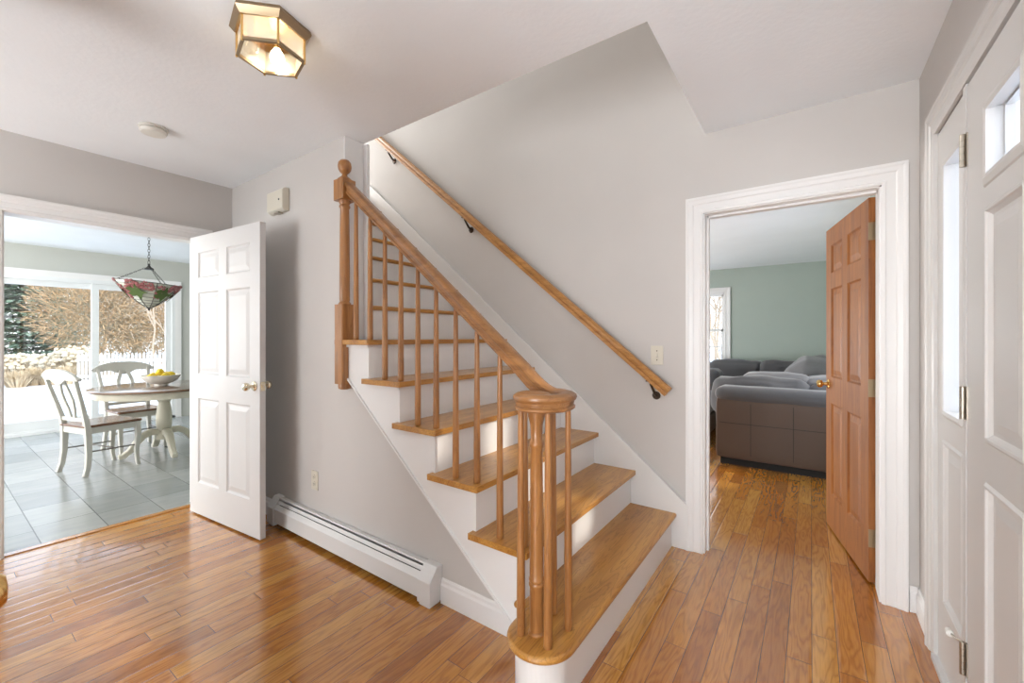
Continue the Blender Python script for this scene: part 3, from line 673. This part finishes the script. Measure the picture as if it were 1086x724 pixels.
m_ = MB(); m_.add(hexp(.110, 2.321), [(0, 1, 2, 3, 4, 5)]); g_ = m_.build('bottom_pane', M['lglass'], lt); sm = g_.modifiers.new('s', 'SOLIDIFY'); sm.thickness = .002
for k, (dx, dy, mm) in enumerate(((-.066, -.040, M['clearbulb']), (-.048, .046, M['bulb']))):
    bx_, by_ = LX+dx, LY+dy
    m_ = MB(); m_.lathe([(.013, 2.432), (.015, 2.415), (.013, 2.400)], bx_, by_, 0, 14); s_ = m_.build('socket', M['brass'], lt)
    m_ = MB(); m_.lathe([(.010, 2.400), (.014, 2.394), (.022, 2.382), (.0265, 2.366), (.024, 2.350), (.014, 2.340), (.003, 2.337)], bx_, by_, 0, 18); b_ = m_.build('bulb', mm, lt)
    if k: b_['label'] = 'glowing bulb'
    else: b_['label'] = 'unlit clear bulb'
pl = bpy.data.lights.new('lantern_bulb_light', 'POINT'); pl.energy = .9; pl.color = (1, .88, .72); pl.shadow_soft_size = .02
po = bpy.data.objects.new('lantern_bulb_light', pl); COL.objects.link(po); po.location = (LX-.048, LY+.046, 2.333)

# ------------------------------------------------------------------ kitchen: sliding door, pendant, table, chairs
def slider():
    root = thing('window_1', 'wide white sliding glass patio door in the kitchen', 'window', (-8.2, .5, 0), kind='structure')
    Y0, Y1 = -1.33, 2.34
    fr = MB(); X0, X1 = -8.30, -8.15
    fr.box(X0, X1, Y0, Y1, .0, .035); fr.box(X0, X1, Y0, Y1, 2.0, 2.05); fr.box(X0, X1, Y0, Y0+.04, 0, 2.05); fr.box(X0, X1, Y1-.04, Y1, 0, 2.05)
    for x in (-8.17, -8.21, -8.25): fr.box(x-.004, x+.004, Y0, Y1, .035, .052)
    fr.build('frame', M['vinyl'], root)
    c_ = MB(); casing(c_, lambda a, z, d: (-8.17+d, a, z), Y0, Y1, 0, 2.05, [(0, 0), (0, .02), (.02, .022), (.08, .022), (.08, 0)]); c_.build('casing', M['white'], root)
    for k, (a, b_, xo) in enumerate(((Y0+.04, -.40, -8.245), (-.44, .56, -8.205), (.54, 1.485, -8.245), (1.403, Y1-.035, -8.205))):
        s_ = MB(); st = .075; x0, x1 = xo-.02, xo+.02
        s_.box(x0, x1, a, a+st, .05, 2.0); s_.box(x0, x1, b_-st, b_, .05, 2.0); s_.box(x0, x1, a+st, b_-st, .05, .17); s_.box(x0, x1, a+st, b_-st, 1.93, 2.0)
        so = s_.build('sash', M['vinyl'], root)
        MB().box(xo-.004, xo+.004, a+st-.005, b_-st+.005, .165, 1.935).build('pane', M['glass'], so)
slider()

pen = thing('pendant_lamp', 'stained glass pendant lamp with grapes and leaves hanging in the kitchen', 'pendant lamp', (-4.87, 1.206, 1.50))
PX, PY, PZ = -4.87, 1.206, 1.513
RR, HH = .235, .235
tip = lambda p: p
def shp(a, t_, off=0):   # point on the shade, t 0 tip .. 1 rim
    r = RR*(t_**1.05)*(1+.0*t_)+off; z = HH*(.12*math.sin(PI*t_)*-1+t_)
    cor = 1-.05*(1-abs(math.cos(4*a)))*t_
    tl = .05*math.cos(a-math.radians(215))
    return (PX+r*cor*math.cos(a), PY+r*cor*math.sin(a), PZ+z+tl*r/RR*.5)
NA = 32
mb = MB(); vs_ = []; NT = 10
for j in range(NT+1):
    for i in range(NA): vs_.append(shp(2*PI*i/NA, .04+.96*j/NT))
fs = [(j*NA+i, j*NA+(i+1) % NA, (j+1)*NA+(i+1) % NA, (j+1)*NA+i) for j in range(NT) for i in range(NA)]
mb.add(vs_, fs, True); sh = mb.build('lamp_shade', M['paleg'], pen); sm = sh.modifiers.new('s', 'SOLIDIFY'); sm.thickness = .004
M['paleg'].node_tree.nodes['Principled BSDF'].inputs['Transmission Weight'].default_value = .0
mb = MB()
for i in range(8): mb.tube([shp(2*PI*i/8, t_/8+.02, .004) for t_ in range(8)]+[shp(2*PI*i/8, 1, .004)], .0025, 5)
for t_ in (.2, .32, .44, .56, .68, .8, .92, 1.0): mb.tube([shp(2*PI*i/32, t_, .004) for i in range(32)], .0016 if t_ < 1 else .003, 4, closed=True)
mb.build('lead_lines', M['lead'], pen)
mb = MB()
rg = random.Random(3)
for i in range(420):
    a = rg.uniform(0, 2*PI); t_ = .90+.10*rg.uniform(-1, 1)-.38*max(0, math.sin(a*4+.8))*rg.random()
    if t_ > 1: continue
    p = shp(a, t_, .004); mb.ball(p, rg.uniform(.008, .014), 6)
mb.build('grape_border', M['pinkg'], pen)['kind'] = 'stuff'
for k in range(6):
    a0 = 2*PI*k/6+.30; t0 = .70
    lf = MB(); o0 = shp(a0, t0, .014); e1 = (Vector(shp(a0+.05, t0, .014))-Vector(o0)).normalized(); e2 = (Vector(shp(a0, t0+.05, .014))-Vector(o0)).normalized(); nn = e1.cross(e2)
    ps = []
    for i in range(18):
        an = 2*PI*i/18; r = .060*(1+.28*math.cos(5*an))*(.82 if i % 2 else 1.12); ps.append(Vector(o0)+e1*r*math.cos(an)+e2*r*math.sin(an))
    lf.add([p+nn*.002 for p in ps]+[p-nn*.002 for p in ps], [tuple(range(18)), tuple(range(35, 17, -1))]+[(i, (i+1) % 18, (i+1) % 18+18, i+18) for i in range(18)])
    lf.build('leaf', M['leafg'], pen)
mb = MB(); mb.lathe([(.002, -.016), (.010, -.008), (.006, 0), (.016, .010), (.012, .02)], PX, PY, PZ, 12); mb.build('finial', M['lead'], pen)
capz = PZ+.365
mb = MB(); mb.lathe([(.038, -.012), (.034, .0), (.014, .014), (.008, .03), (.012, .04)], PX, PY, capz, 6, smooth=False); mb.build('hook_cap', M['lead'], pen)
for k in range(3):
    a = 2*PI*k/3+.35; p0 = Vector((PX+.03*math.cos(a), PY+.03*math.sin(a), capz)); p1 = Vector(shp(a, .97)); m_ = MB()
    n_ = 14
    for i in range(n_):
        c0 = p0.lerp(p1, (i+.5)/n_); d = (p1-p0).normalized(); sd = d.cross(Vector((0, 0, 1))).normalized() if i % 2 else d.cross(Vector((1, 0, .3))).normalized()
        m_.tube([c0+d*.012*math.cos(q)+sd*.005*math.sin(q) for q in [2*PI*j/8 for j in range(8)]], .0015, 4, closed=True, up=sd.cross(d))
    m_.build('support_chain', M['lead'], pen)
m_ = MB(); z = capz+.04; i = 0
while z < ZC-.03:
    sd = Vector((1, 0, 0)) if i % 2 else Vector((0, 1, 0)); c0 = Vector((PX, PY, z+.015))
    m_.tube([c0+Vector((0, 0, .017))*math.cos(q)+sd*.008*math.sin(q) for q in [2*PI*j/10 for j in range(10)]], .002, 4, closed=True, up=sd.cross(Vector((0, 0, 1)))); z += .026; i += 1
m_.build('hanging_chain', M['lead'], pen)
MB().lathe([(.06, ZC), (.058, ZC-.015), (.03, ZC-.03), (.006, ZC-.04)], PX, PY, 0, 20).build('ceiling_canopy', M['lead'], pen)

# round pedestal table
TX, TY = -5.74, 1.55
tb = thing('dining_table', 'round cream pedestal dining table with brown top', 'table', (TX, TY, 0))
mb = MB(); mb.lathe([(.54, .704), (.590, .706), (.606, .712), (.608, .722), (.602, .732), (.590, .7345), (.0, .7345)], TX, TY, 0, 56); mb.build('table_top', M['ttop'], tb)
MB().lathe([(.535, .64), (.555, .64), (.558, .648), (.558, .704), (.535, .704)], TX, TY, 0, 56).build('apron', M['creamt'], tb)
mb = MB(); mb.lathe([(.075, .16), (.080, .19), (.066, .215), (.058, .235), (.050, .25), (.058, .265), (.066, .29), (.070, .34), (.069, .42), (.062, .49), (.052, .54), (.050, .555), (.060, .57), (.060, .58), (.050, .59), (.062, .605), (.062, .618), (.07, .64), (.13, .70), (.13, .705)], TX, TY, 0, 28); mb.build('pedestal', M['creamt'], tb)
for k in range(4):
    a = PI/2*k-.02; c_, s_ = math.cos(a), math.sin(a); pts = [(.05, .24), (.12, .245), (.18, .215), (.24, .14), (.285, .075), (.335, .035), (.37, .03)]
    m_ = MB(); m_.sweep([(TX+r*c_, TY+r*s_, z) for r, z in pts], [(-.032, -.028), (.032, -.028), (.032, .022), (.018, .032), (-.018, .032), (-.032, .022)], scales=[1.05, 1.1, 1.05, .95, .85, .85, .75])
    m_.build('leg', M['creamt'], tb, bevel=.004)
bw = tag(MB().lathe([(.058, .7345), (.062, .742), (.058, .750), (.100, .764), (.140, .790), (.162, .822), (.176, .848), (.170, .850), (.152, .822), (.128, .795), (.09, .774), (.0, .766)], TX-.02, TY-.02, 0, 40, wave=lambda a, z: .035*math.cos(8*a) if z > .8 else 0).build('fruit_bowl', M['bowl']), 'white scalloped ceramic bowl on the dining table holding lemons', 'bowl')
lem = None
for k, (dx, dy, dz, rr, lab) in enumerate(((-.075, -.05, .045, .3, 'leftmost of the lemons at the front of the bowl'), (.03, -.085, .04, 1.4, 'lemon at the middle front of the bowl'), (.085, .015, .048, 2.2, 'rightmost lemon in the bowl'), (-.04, .06, .05, .9, 'lemon at the back left of the bowl'), (.0, -.01, .088, 2.8, 'top lemon of the pile in the bowl'), (.045, .075, .055, 1.9, 'lemon at the back right of the bowl'))):
    if lem is None:
        m_ = MB(); m_.lathe([(.003, -.054), (.008, -.049), (.020, -.040), (.034, -.020), (.038, 0), (.034, .020), (.020, .040), (.008, .049), (.003, .054)], 0, 0, 0, 16, 'X'); lem = o = m_.build('lemon', M['lemon'])
    else: o = lem.copy(); COL.objects.link(o)
    o.location = (TX-.02+dx, TY-.02+dy, .790+dz); o.rotation_euler = (0, .1*k, rr); tag(o, 'yellow '+lab.replace('leftmost of the lemons', 'lemon leftmost') if k == 0 else 'yellow '+lab, 'lemon', 'lemons in the bowl')

def make_chair():
    root = thing('dining_chair', '', 'chair')
    # seat
    poly = [(-.235, .21), (-.215, .225), (.215, .225), (.235, .21), (.205, -.20), (.19, -.21), (-.19, -.21), (-.205, -.20)]
    MB().prism(poly, XY, .432, .455).build('seat', M['seat'], root, bevel=.007, world=False)
    ap = MB(); q = [(-.205, .195), (.205, .195), (.178, -.185), (-.178, -.185)]
    for i in range(4):
        a, b_ = Vector((*q[i], .404)), Vector((*q[(i+1) % 4], .404)); ap.sweep([a, b_], [(-.010, -.030), (.010, -.030), (.010, .028), (-.010, .028)])
    ap.build('seat_frame', M['cream'], root, world=False)
    S = lambda a, b_: [(-a, -b_), (a, -b_), (a, b_), (-a, b_)]
    for s_ in (-1, 1):
        m_ = MB(); m_.sweep([(s_*.205, .19, .435), (s_*.207, .195, .30), (s_*.200, .185, .15), (s_*.197, .195, .04), (s_*.2, .205, 0)], S(.021, .021), up=(0, 1, 0), scales=[1, .95, .78, .68, .72]); m_.build('leg', M['cream'], root, bevel=.004, world=False)
        m_ = MB(); m_.sweep([(s_*.187, -.185, .44), (s_*.190, -.18, .33), (s_*.197, -.180, .2), (s_*.206, -.190, .08), (s_*.214, -.212, 0)], S(.019, .023), up=(0, 1, 0), scales=[1, 1, .9, .85, .8]); m_.build('leg', M['cream'], root, bevel=.004, world=False)
        m_ = MB(); m_.sweep([(s_*.187, -.185, .43), (s_*.188, -.20, .52), (s_*.205, -.232, .66), (s_*.222, -.268, .80), (s_*.228, -.29, .90)], S(.018, .018), up=(0, 1, 0), scales=[1.15, 1, .85, .8, .8]); m_.build('back_post', M['cream'], root, bevel=.003, world=False)
        m_ = MB(); m_.tube([(s_*.195, .185, .20), (s_*.192, -.18, .215)], .007, 6); m_.build('stretcher', M['stretch'], root, world=False)
        m_ = MB(); m_.sweep([(s_*.030, -.20, .515), (s_*.050, -.213, .60), (s_*.068, -.232, .68), (s_*.062, -.255, .76), (s_*.036, -.274, .84), (s_*.03, -.28, .87)], S(.016, .008), up=(0, 1, 0)); m_.build('splat', M['cream'], root, world=False)
    m_ = MB(); m_.tube([(-.193, .02, .205), (.193, .02, .205)], .007, 6); m_.build('stretcher', M['stretch'], root, world=False)
    m_ = MB(); m_.sweep([(-.19, -.196, .505), (0, -.20, .505), (.19, -.196, .505)], [(-.009, -.016), (.009, -.016), (.009, .016), (-.009, .016)]); m_.build('lower_rail', M['cream'], root, world=False)
    # crest: arched top, ends rounded, centre drop
    top = []; bot = []
    for i in range(25):
        x = -.29+.58*i/24; u_ = x/.29
        zt = .972-.075*abs(u_)**2.6; zb = .866+.015*(1-abs(u_))-.055*max(0, 1-abs(u_)/.36)**.6*(1 if abs(u_) < .36 else 0)
        if abs(u_) > .86: e = math.sqrt(max(0, 1-((abs(u_)-.86)/.14)**2)); mid = .886; zt = mid+(zt-mid)*e; zb = mid+(zb-mid)*e
        top.append((x, zt)); bot.append((x, zb))
    vs_ = []
    for (x, zt), (_, zb) in zip(top, bot):
        yc = -.292-.03*(1-(x/.29)**2)+.0; yc2 = yc+(.972-zb)*.18
        vs_ += [(x, yc-.011, zt), (x, yc+.011, zt), (x, yc2+.011, zb), (x, yc2-.011, zb)]
    m_ = MB(); n_ = len(top)
    fs = [(j*4+i, j*4+(i+1) % 4, (j+1)*4+(i+1) % 4, (j+1)*4+i) for j in range(n_-1) for i in range(4)]+[(0, 1, 2, 3), tuple(n_*4-4+i for i in range(4))]
    m_.add(vs_, fs); m_.build('crest_rail', M['cream'], root, world=False, merge=False)
    return root
c1 = make_chair(); c1.location = (-5.585, 1.02, 0); c1.rotation_euler = (0, 0, math.radians(15)); tag(c1, 'cream dining chair with brown seat in front of the table, its back to the left', group='dining chairs')
c2 = copy_tree(c1); c2.location = (-6.25, 1.43, 0); c2.rotation_euler = (0, 0, math.radians(-90+8)); tag(c2, 'cream dining chair pushed in behind the table, nearest the sliding door', group='dining chairs')

# ------------------------------------------------------------------ living room
wnd = thing('window_2', 'white double-hung window with small panes in the green living room wall', 'window', (-1.63, 8.18, .78), kind='structure')
c_ = MB(); casing(c_, lambda a, z, d: (a, 8.15-d, z), -2.02, -1.23, .78, 2.03, full=True); c_.box(-2.02, -2.0, 8.15, 8.28, .78, 2.03); c_.box(-1.25, -1.23, 8.15, 8.28, .78, 2.03); c_.box(-2.02, -1.23, 8.15, 8.28, .76, .78); c_.box(-2.02, -1.23, 8.15, 8.28, 2.01, 2.03); c_.build('casing', M['white'], wnd)
for z0, z1, y in ((1.36, 2.01, 8.24), (.78, 1.39, 8.20)):
    s_ = MB(); x0, x1 = -2.0, -1.25; s_.box(x0, x0+.035, y-.015, y+.015, z0, z1); s_.box(x1-.035, x1, y-.015, y+.015, z0, z1); s_.box(x0, x1, y-.015, y+.015, z0, z0+.035); s_.box(x0, x1, y-.015, y+.015, z1-.035, z1)
    for k in (1, 2): xx = x0+.035+(x1-x0-.07)*k/3; s_.box(xx-.008, xx+.008, y-.01, y+.01, z0, z1)
    s_.box(x0, x1, y-.01, y+.01, (z0+z1)/2-.008, (z0+z1)/2+.008)
    so = s_.build('sash', M['white'], wnd); MB().box(x0+.03, x1-.03, y-.003, y+.003, z0+.03, z1-.03).build('pane', M['glass'], so)

def cushion(root, name, *a, m='velvet', **k): 
    mb = MB(); mb.rbox(*a, **k); return mb.build(name, M[m], root)
s1 = thing('sofa', 'brown-grey velvet sofa with its paneled back facing the doorway', 'sofa', (-.22, 5.1, 0))
mb = MB(); mb.rbox(-.775, .34, 4.60, 4.84, .07, .66, .03, n=10); bk = mb.build('backrest', M['velvetb'], s1)
MB().box(-.74, .33, 4.66, 5.7, 0, .075).build('under_sofa_shade', M['black'], s1)  # black block stands in for the shade beneath the sofa
mb = MB()   # seams of the back panel
for x in (-.47, -.13): mb.box(x-.002, x+.002, 4.597, 4.602, .12, .62)
mb.box(-.74, .33, 4.597, 4.602, .418, .422); mb.build('seam', M['black'], bk)
cushion(s1, 'back_roll', -.79, .35, 4.585, 4.86, .62, .775, r=.075, rough=.006, m='velvet')
cushion(s1, 'base', -.76, .34, 4.84, 5.75, .07, .30, r=.04)
cushion(s1, 'seat_cushion', -.76, .34, 4.84, 5.78, .30, .47, r=.06, puff=.02)
for x0, x1, zt, sd in ((-.86, -.02, .84, 1), (-.01, .34, .82, 5)): cushion(s1, 'back_cushion', x0, x1, 4.86, 5.10, .45, zt, r=.09, puff=.02, rough=.03, seed=sd)

s2 = thing('sofa', 'dark grey sofa along the green far wall, seen over the nearer sofa', 'sofa', (-1.0, 7.5, 0))
cushion(s2, 'base', -2.3, .35, 6.95, 8.05, .07, .30, r=.04)
cushion(s2, 'backrest', -2.3, .35, 7.85, 8.10, .07, .76, r=.07)
for k in range(3): cushion(s2, 'seat_cushion', -2.3+.885*k, -1.43+.885*k, 6.93, 7.8, .30, .47, r=.06, puff=.02)
for x0, x1, sd in ((-2.25, -1.40, 1), (-1.37, -.60, 2), (-.57, .33, 3)): cushion(s2, 'back_cushion', x0, x1, 7.52, 7.83, .45, .87, r=.09, puff=.03, rough=.02, seed=sd)
s3 = thing('chaise', 'grey sofa end seen through the gap left of the paneled sofa back', 'sofa', (-1.55, 5.8, 0))
cushion(s3, 'base', -2.1, -1.0, 5.1, 6.9, .07, .30, r=.04, m='velvetb')
cushion(s3, 'seat_cushion', -2.1, -1.0, 5.12, 6.9, .30, .50, r=.07, puff=.02)
cushion(s3, 'arm', -2.1, -1.05, 6.5, 6.92, .30, .80, r=.09)
for nm, lab, a, sd, m_, rot in (('throw_pillow', 'long light grey velvet pillow lying on top of the near sofa', (-.58, .0, 5.0, 5.3, .74, .88), 2, 'velvetl', 0),
                        ('throw_pillow', 'dark grey pillow leaning on the far sofa, left of the blanket', (-.62, -.08, 7.28, 7.50, .5, .90), 6, 'velvet', 0),
                        ('throw_pillow', 'dark grey pillow beside the oak door knob', (-.06, .30, 4.98, 5.28, .60, .86), 4, 'velvetl', 0)):
    o = MB().rbox(*a, r=.065, puff=.02, rough=.02, seed=sd).build(nm, M[m_]); tag(o, lab, 'pillow', 'pillows on the sofas')
o = MB().rbox(-.25, .34, 6.1, 7.4, .47, .98, r=.22, puff=.02, rough=.05, seed=9).build('blanket', M['velvetl']); tag(o, 'light grey crumpled blanket piled on the far sofa beside the oak door', 'blanket')

# ------------------------------------------------------------------ outdoors
GZ = -.38
mb = MB(); n = 40
gv = []
for j in range(n+1):
    for i in range(n+1):
        x = -60+52*i/n-.0; y = -45+90*j/n; gv.append((x, y, GZ+.12*noise.noise(Vector((x*.15, y*.15, 0)))*min(1, abs(x+8)/6)))
mb.add(gv, [(j*(n+1)+i, j*(n+1)+i+1, (j+1)*(n+1)+i+1, (j+1)*(n+1)+i) for j in range(n) for i in range(n)], True)
mb.box(-8.0, 40, -45, 45, GZ-.1, GZ-.0)
tag(mb.build('snow_ground', M['snow']), 'snow covered lawn outside the windows', 'ground', kind='structure')
def at(u, d, z): 
    t_ = (u-543)/447; return Vector((d*(-.5785+.8157*t_), d*(.8157+.5785*t_), z))
def twigcloud(mb, rg, c, rad, n, ln, wd, droop=0, shell=.3):
    for i in range(n):
        while True:
            p = Vector((rg.uniform(-1, 1), rg.uniform(-1, 1), rg.uniform(-1, 1)))
            if shell < p.length < 1: break
        q = Vector((c[0]+p.x*rad[0], c[1]+p.y*rad[1], c[2]+p.z*rad[2]))
        d = Vector((p.x+rg.uniform(-.6, .6), p.y+rg.uniform(-.6, .6), p.z*.6+rg.uniform(-.4, .8)-droop)).normalized()*ln*rg.uniform(.5, 1.2)
        s_ = Vector((rg.uniform(-1, 1), rg.uniform(-1, 1), rg.uniform(-.5, .5))).normalized()*wd
        mb.add([q-s_, q+s_, q+d*.5+s_*.8, q+d, q+d*.5-s_*.8], [(0, 1, 2, 3, 4)])
def branch(mb, rg, p, d, L, r, lev):
    pts = [p]; dd = d.copy()
    for k in range(4):
        dd = (dd+Vector((rg.uniform(-.2, .2), rg.uniform(-.2, .2), rg.uniform(-.05, .15)))).normalized(); pts.append(pts[-1]+dd*L/4)
    mb.tube(pts, r, 5, [1, .85, .7, .55, .4])
    if lev:
        for k in range(3+(lev > 1)):
            q = pts[rg.choice([2, 3, 4])]; nd = (dd+Vector((rg.uniform(-.8, .8), rg.uniform(-.8, .8), rg.uniform(-.2, .6)))).normalized(); branch(mb, rg, q, nd, L*rg.uniform(.55, .75), r*.5, lev-1)
def tree(name, label, base_, hgt, seed, trunk_m, cloud, cl_m, cloud2=None, cl2=None, stems=1, r=.10, lev=3):
    rg = random.Random(seed); root = thing(name, label, 'tree', base_, group='bare trees beyond the snow')
    mb = MB()
    for k in range(stems):
        d = Vector((rg.uniform(-.35, .35)*(stems > 1), rg.uniform(-.5, .5)*(stems > 1), 1)).normalized(); branch(mb, rg, Vector(base_)+Vector((0, .15*k, 0)), d, hgt*.5, r, lev)
    mb.build('trunk', M[trunk_m], root)
    mb = MB(); 
    for c, rad, n_, ln, wd in cloud: twigcloud(mb, rg, Vector(base_)+Vector(c), rad, n_, ln, wd)
    mb.build('twigs', M[cl_m], root, merge=False)['kind'] = 'stuff'
    if cloud2:
        mb = MB()
        for c, rad, n_, ln, wd in cloud2: twigcloud(mb, rg, Vector(base_)+Vector(c), rad, n_, ln, wd)
        mb.build('inner_twigs', M[cl2], root, merge=False)['kind'] = 'stuff'
# rust brown tree seen through the left panel of the sliding door, others behind
tree('bare_tree', 'wide rust coloured tree behind the left glass panel', at(103, 20, GZ), 7, 1, 'bark', [((0, 0, 2.9), (1.8, 2.3, 2.3), 6500, .34, .018)], 'twig', [((0, 0, 2.9), (1.6, 2.0, 2.2), 2600, .5, .011)], 'twig2', 3, .07)
tree('bare_tree', 'rust and olive tree behind the right glass panel', at(135, 22, GZ), 7, 2, 'bark', [((0, 0, 3.2), (2.2, 2.4, 2.0), 6000, .3, .019)], 'twig', [((0, 0, 2.0), (2.2, 2.6, 1.9), 4200, .4, .016)], 'twig2', 2, .08)
tree('bare_tree', 'rust tree farthest right behind the pendant lamp', at(180, 23, GZ), 7, 5, 'bark', [((0, 0, 3.0), (2.2, 2.4, 2.2), 4600, .3, .018)], 'twig', [((0, 0, 1.6), (2, 2.4, 1.5), 3000, .4, .016)], 'twig', 2, .08)
tree('bare_tree', 'pale leafless tree with forking branches behind the fruit bowl', at(161, 14.5, GZ), 5.2, 11, 'bark', [((0, 0, 2.9), (1.2, 1.2, 1.4), 350, .3, .008)], 'bark', None, None, 3, .04, 4)
tree('bare_tree', 'tall tree far behind the left glass panel', at(60, 34, GZ), 11, 21, 'bark', [((0, 0, 4.2), (4, 4.5, 3.0), 5000, .5, .03)], 'twig2', None, None, 2, .14)
tree('bare_tree', 'tall tree far behind the right glass panel', at(150, 34, GZ), 11, 22, 'bark', [((0, 0, 3.6), (4.4, 5, 3.4), 6500, .5, .034)], 'twig2', None, None, 2, .14)
# evergreen
rg = random.Random(4); eb = at(24, 24, GZ); ev = thing('evergreen_tree', 'dark green evergreen at the left of the sliding door view', 'tree', eb)
MB().lathe([(.16, 0), (.05, 6.5)], eb.x, eb.y, GZ, 10).build('trunk', M['bark'], ev)
for nm, mm, n_ in (('foliage', 'ever', 10000), ('pale_foliage', 'ever2', 6000)):
    mb = MB()
    for i in range(n_):
        h_ = rg.random()**1.2; z = .3+6.6*h_; rr = (2.9*(1-h_)**.6+.2)*(.6+.4*math.sin(h_*60)**2)*rg.uniform(.55, 1); a = rg.uniform(0, 2*PI)
        q = Vector((eb.x+rr*math.cos(a), eb.y+rr*math.sin(a), GZ+z)); d = Vector((math.cos(a), math.sin(a), rg.uniform(-.4, .2)))*rg.uniform(.2, .45); s_ = Vector((-math.sin(a), math.cos(a), rg.uniform(-.3, .3)))*rg.uniform(.07, .13)
        mb.add([q-s_*.5, q+s_*.5, q+d*.5+s_, q+d, q+d*.5-s_], [(0, 1, 2, 3, 4)])
    mb.build(nm, M[mm], ev, merge=False)
# dried ornamental grasses
for k, (u_, d, hg, wd) in enumerate(((8, 15.5, 1.05, .75), (26, 16.5, 1.0, .7), (44, 16, 1.0, .8), (62, 15.8, 1.15, .75), (78, 15.5, 1.35, .8), (92, 16.5, 1.1, .6), (18, 13.6, .62, .6), (34, 14.2, .75, .6), (52, 14.4, .7, .6), (70, 14.6, .75, .6), (116, 17, .7, .7))):
    rg = random.Random(50+k); gb = at(u_, d, GZ)
    gr = thing('ornamental_grass', '', 'grass clump', gb, group='dried grass clumps beyond the snow')
    gr['label'] = ['straw coloured grass clump at the far left of the glass', 'straw grass clump below the evergreen', 'straw grass clump behind the chair back', 'straw grass clump right of the chair back, back row', 'tallest plumed grass clump left of the door mullion', 'straw grass clump against the door mullion', 'low front grass clump at the far left', 'low front grass clump left of the chair back', 'low front grass clump behind the chair crest', 'low front grass clump right of the chair crest', 'low grass clump seen through the rear chair back'][k]
    mb = MB(); pb = MB()
    for i in range(420):
        a = rg.uniform(0, 2*PI); r0 = rg.uniform(0, .2); r1 = wd*rg.random()**.6; hh = hg*rg.uniform(.6, 1)*(1-.35*(r1/wd)**2)
        p0 = Vector((gb.x+r0*math.cos(a), gb.y+r0*math.sin(a), GZ-.02)); p1 = Vector((gb.x+r1*math.cos(a), gb.y+r1*math.sin(a), GZ+hh)); pm = p0.lerp(p1, .55)+Vector((0, 0, .12))
        s_ = Vector((-math.sin(a)+rg.uniform(-.5, .5), math.cos(a)+rg.uniform(-.5, .5), 0)).normalized()*.014
        mb.add([p0-s_, p0+s_, pm+s_, p1, pm-s_], [(0, 1, 2, 3, 4)])
        if i % 3 == 0 and k < 6: pb.ball(p1, rg.uniform(.05, .09), 6, sz=.8)
    mb.build('blades', M['grass'], gr, merge=False)
    if pb.v: pb.build('plumes', M['plume'], gr)
# picket fence running across behind the table
fr_ = thing('picket_fence', 'white picket fence beyond the snow behind the dining table', 'fence', at(150, 14, GZ))
a, b_ = at(82, 14.5, GZ), at(240, 14.2, GZ); dv = (b_-a); L = dv.length; dv.normalize(); nv = Vector((-dv.y, dv.x, 0)); n_ = int(L/.14)
rl = MB()
for z in (.28, .85): rl.sweep([a+Vector((0, 0, z)), b_+Vector((0, 0, z))], [(-.02, -.04), (.02, -.04), (.02, .04), (-.02, .04)])
rl.build('rail', M['fence'], fr_)
pk = None
for i in range(n_):
    p = a+dv*(i*.14)+nv*.03
    if pk is None:
        mb = MB(); mb.prism([(-.035, .05), (.035, .05), (.035, 1.02), (0, 1.10), (-.035, 1.02)], XZ, -.01, .01); pk = o = mb.build('picket', M['fence'], fr_, world=False)
    else: o = pk.copy(); COL.objects.link(o)
    o.location = p-fr_.location; o.rotation_euler = (0, 0, math.atan2(dv.y, dv.x))
    if i >= 98: break
# behind the living room window
for k, (x, y) in enumerate(((-3.4, 20), (-2.6, 18), (-4.6, 23))):
    tree('bare_tree', ['pale bare tree at the left of the living room window', 'pale bare tree nearest the living room window', 'pale bare tree farthest beyond the living room window'][k], Vector((x, y, GZ)), 7.5, 31+k, 'bark', [((0, 0, 3.4), (1.8, 1.8, 2.8), 1100, .5, .012)], 'bark', None, None, 3, .06, 3)
hs = thing('neighbour_house', 'white gabled house glimpsed through the living room window', 'house', (-2.6, 26, GZ))
mb = MB(); mb.prism([(-4.1, GZ), (1.5, GZ), (1.5, .6), (-1.3, 3.3), (-4.1, .6)], XZ, 26, 32); mb.build('wall', M['siding'], hs)
mb = MB(); mb.prism([(-4.4, .35), (-1.3, 3.38), (1.8, .35), (1.8, .5), (-1.3, 3.55), (-4.4, .5)], XZ, 25.7, 32.3); mb.build('roof', M['siding'], hs)
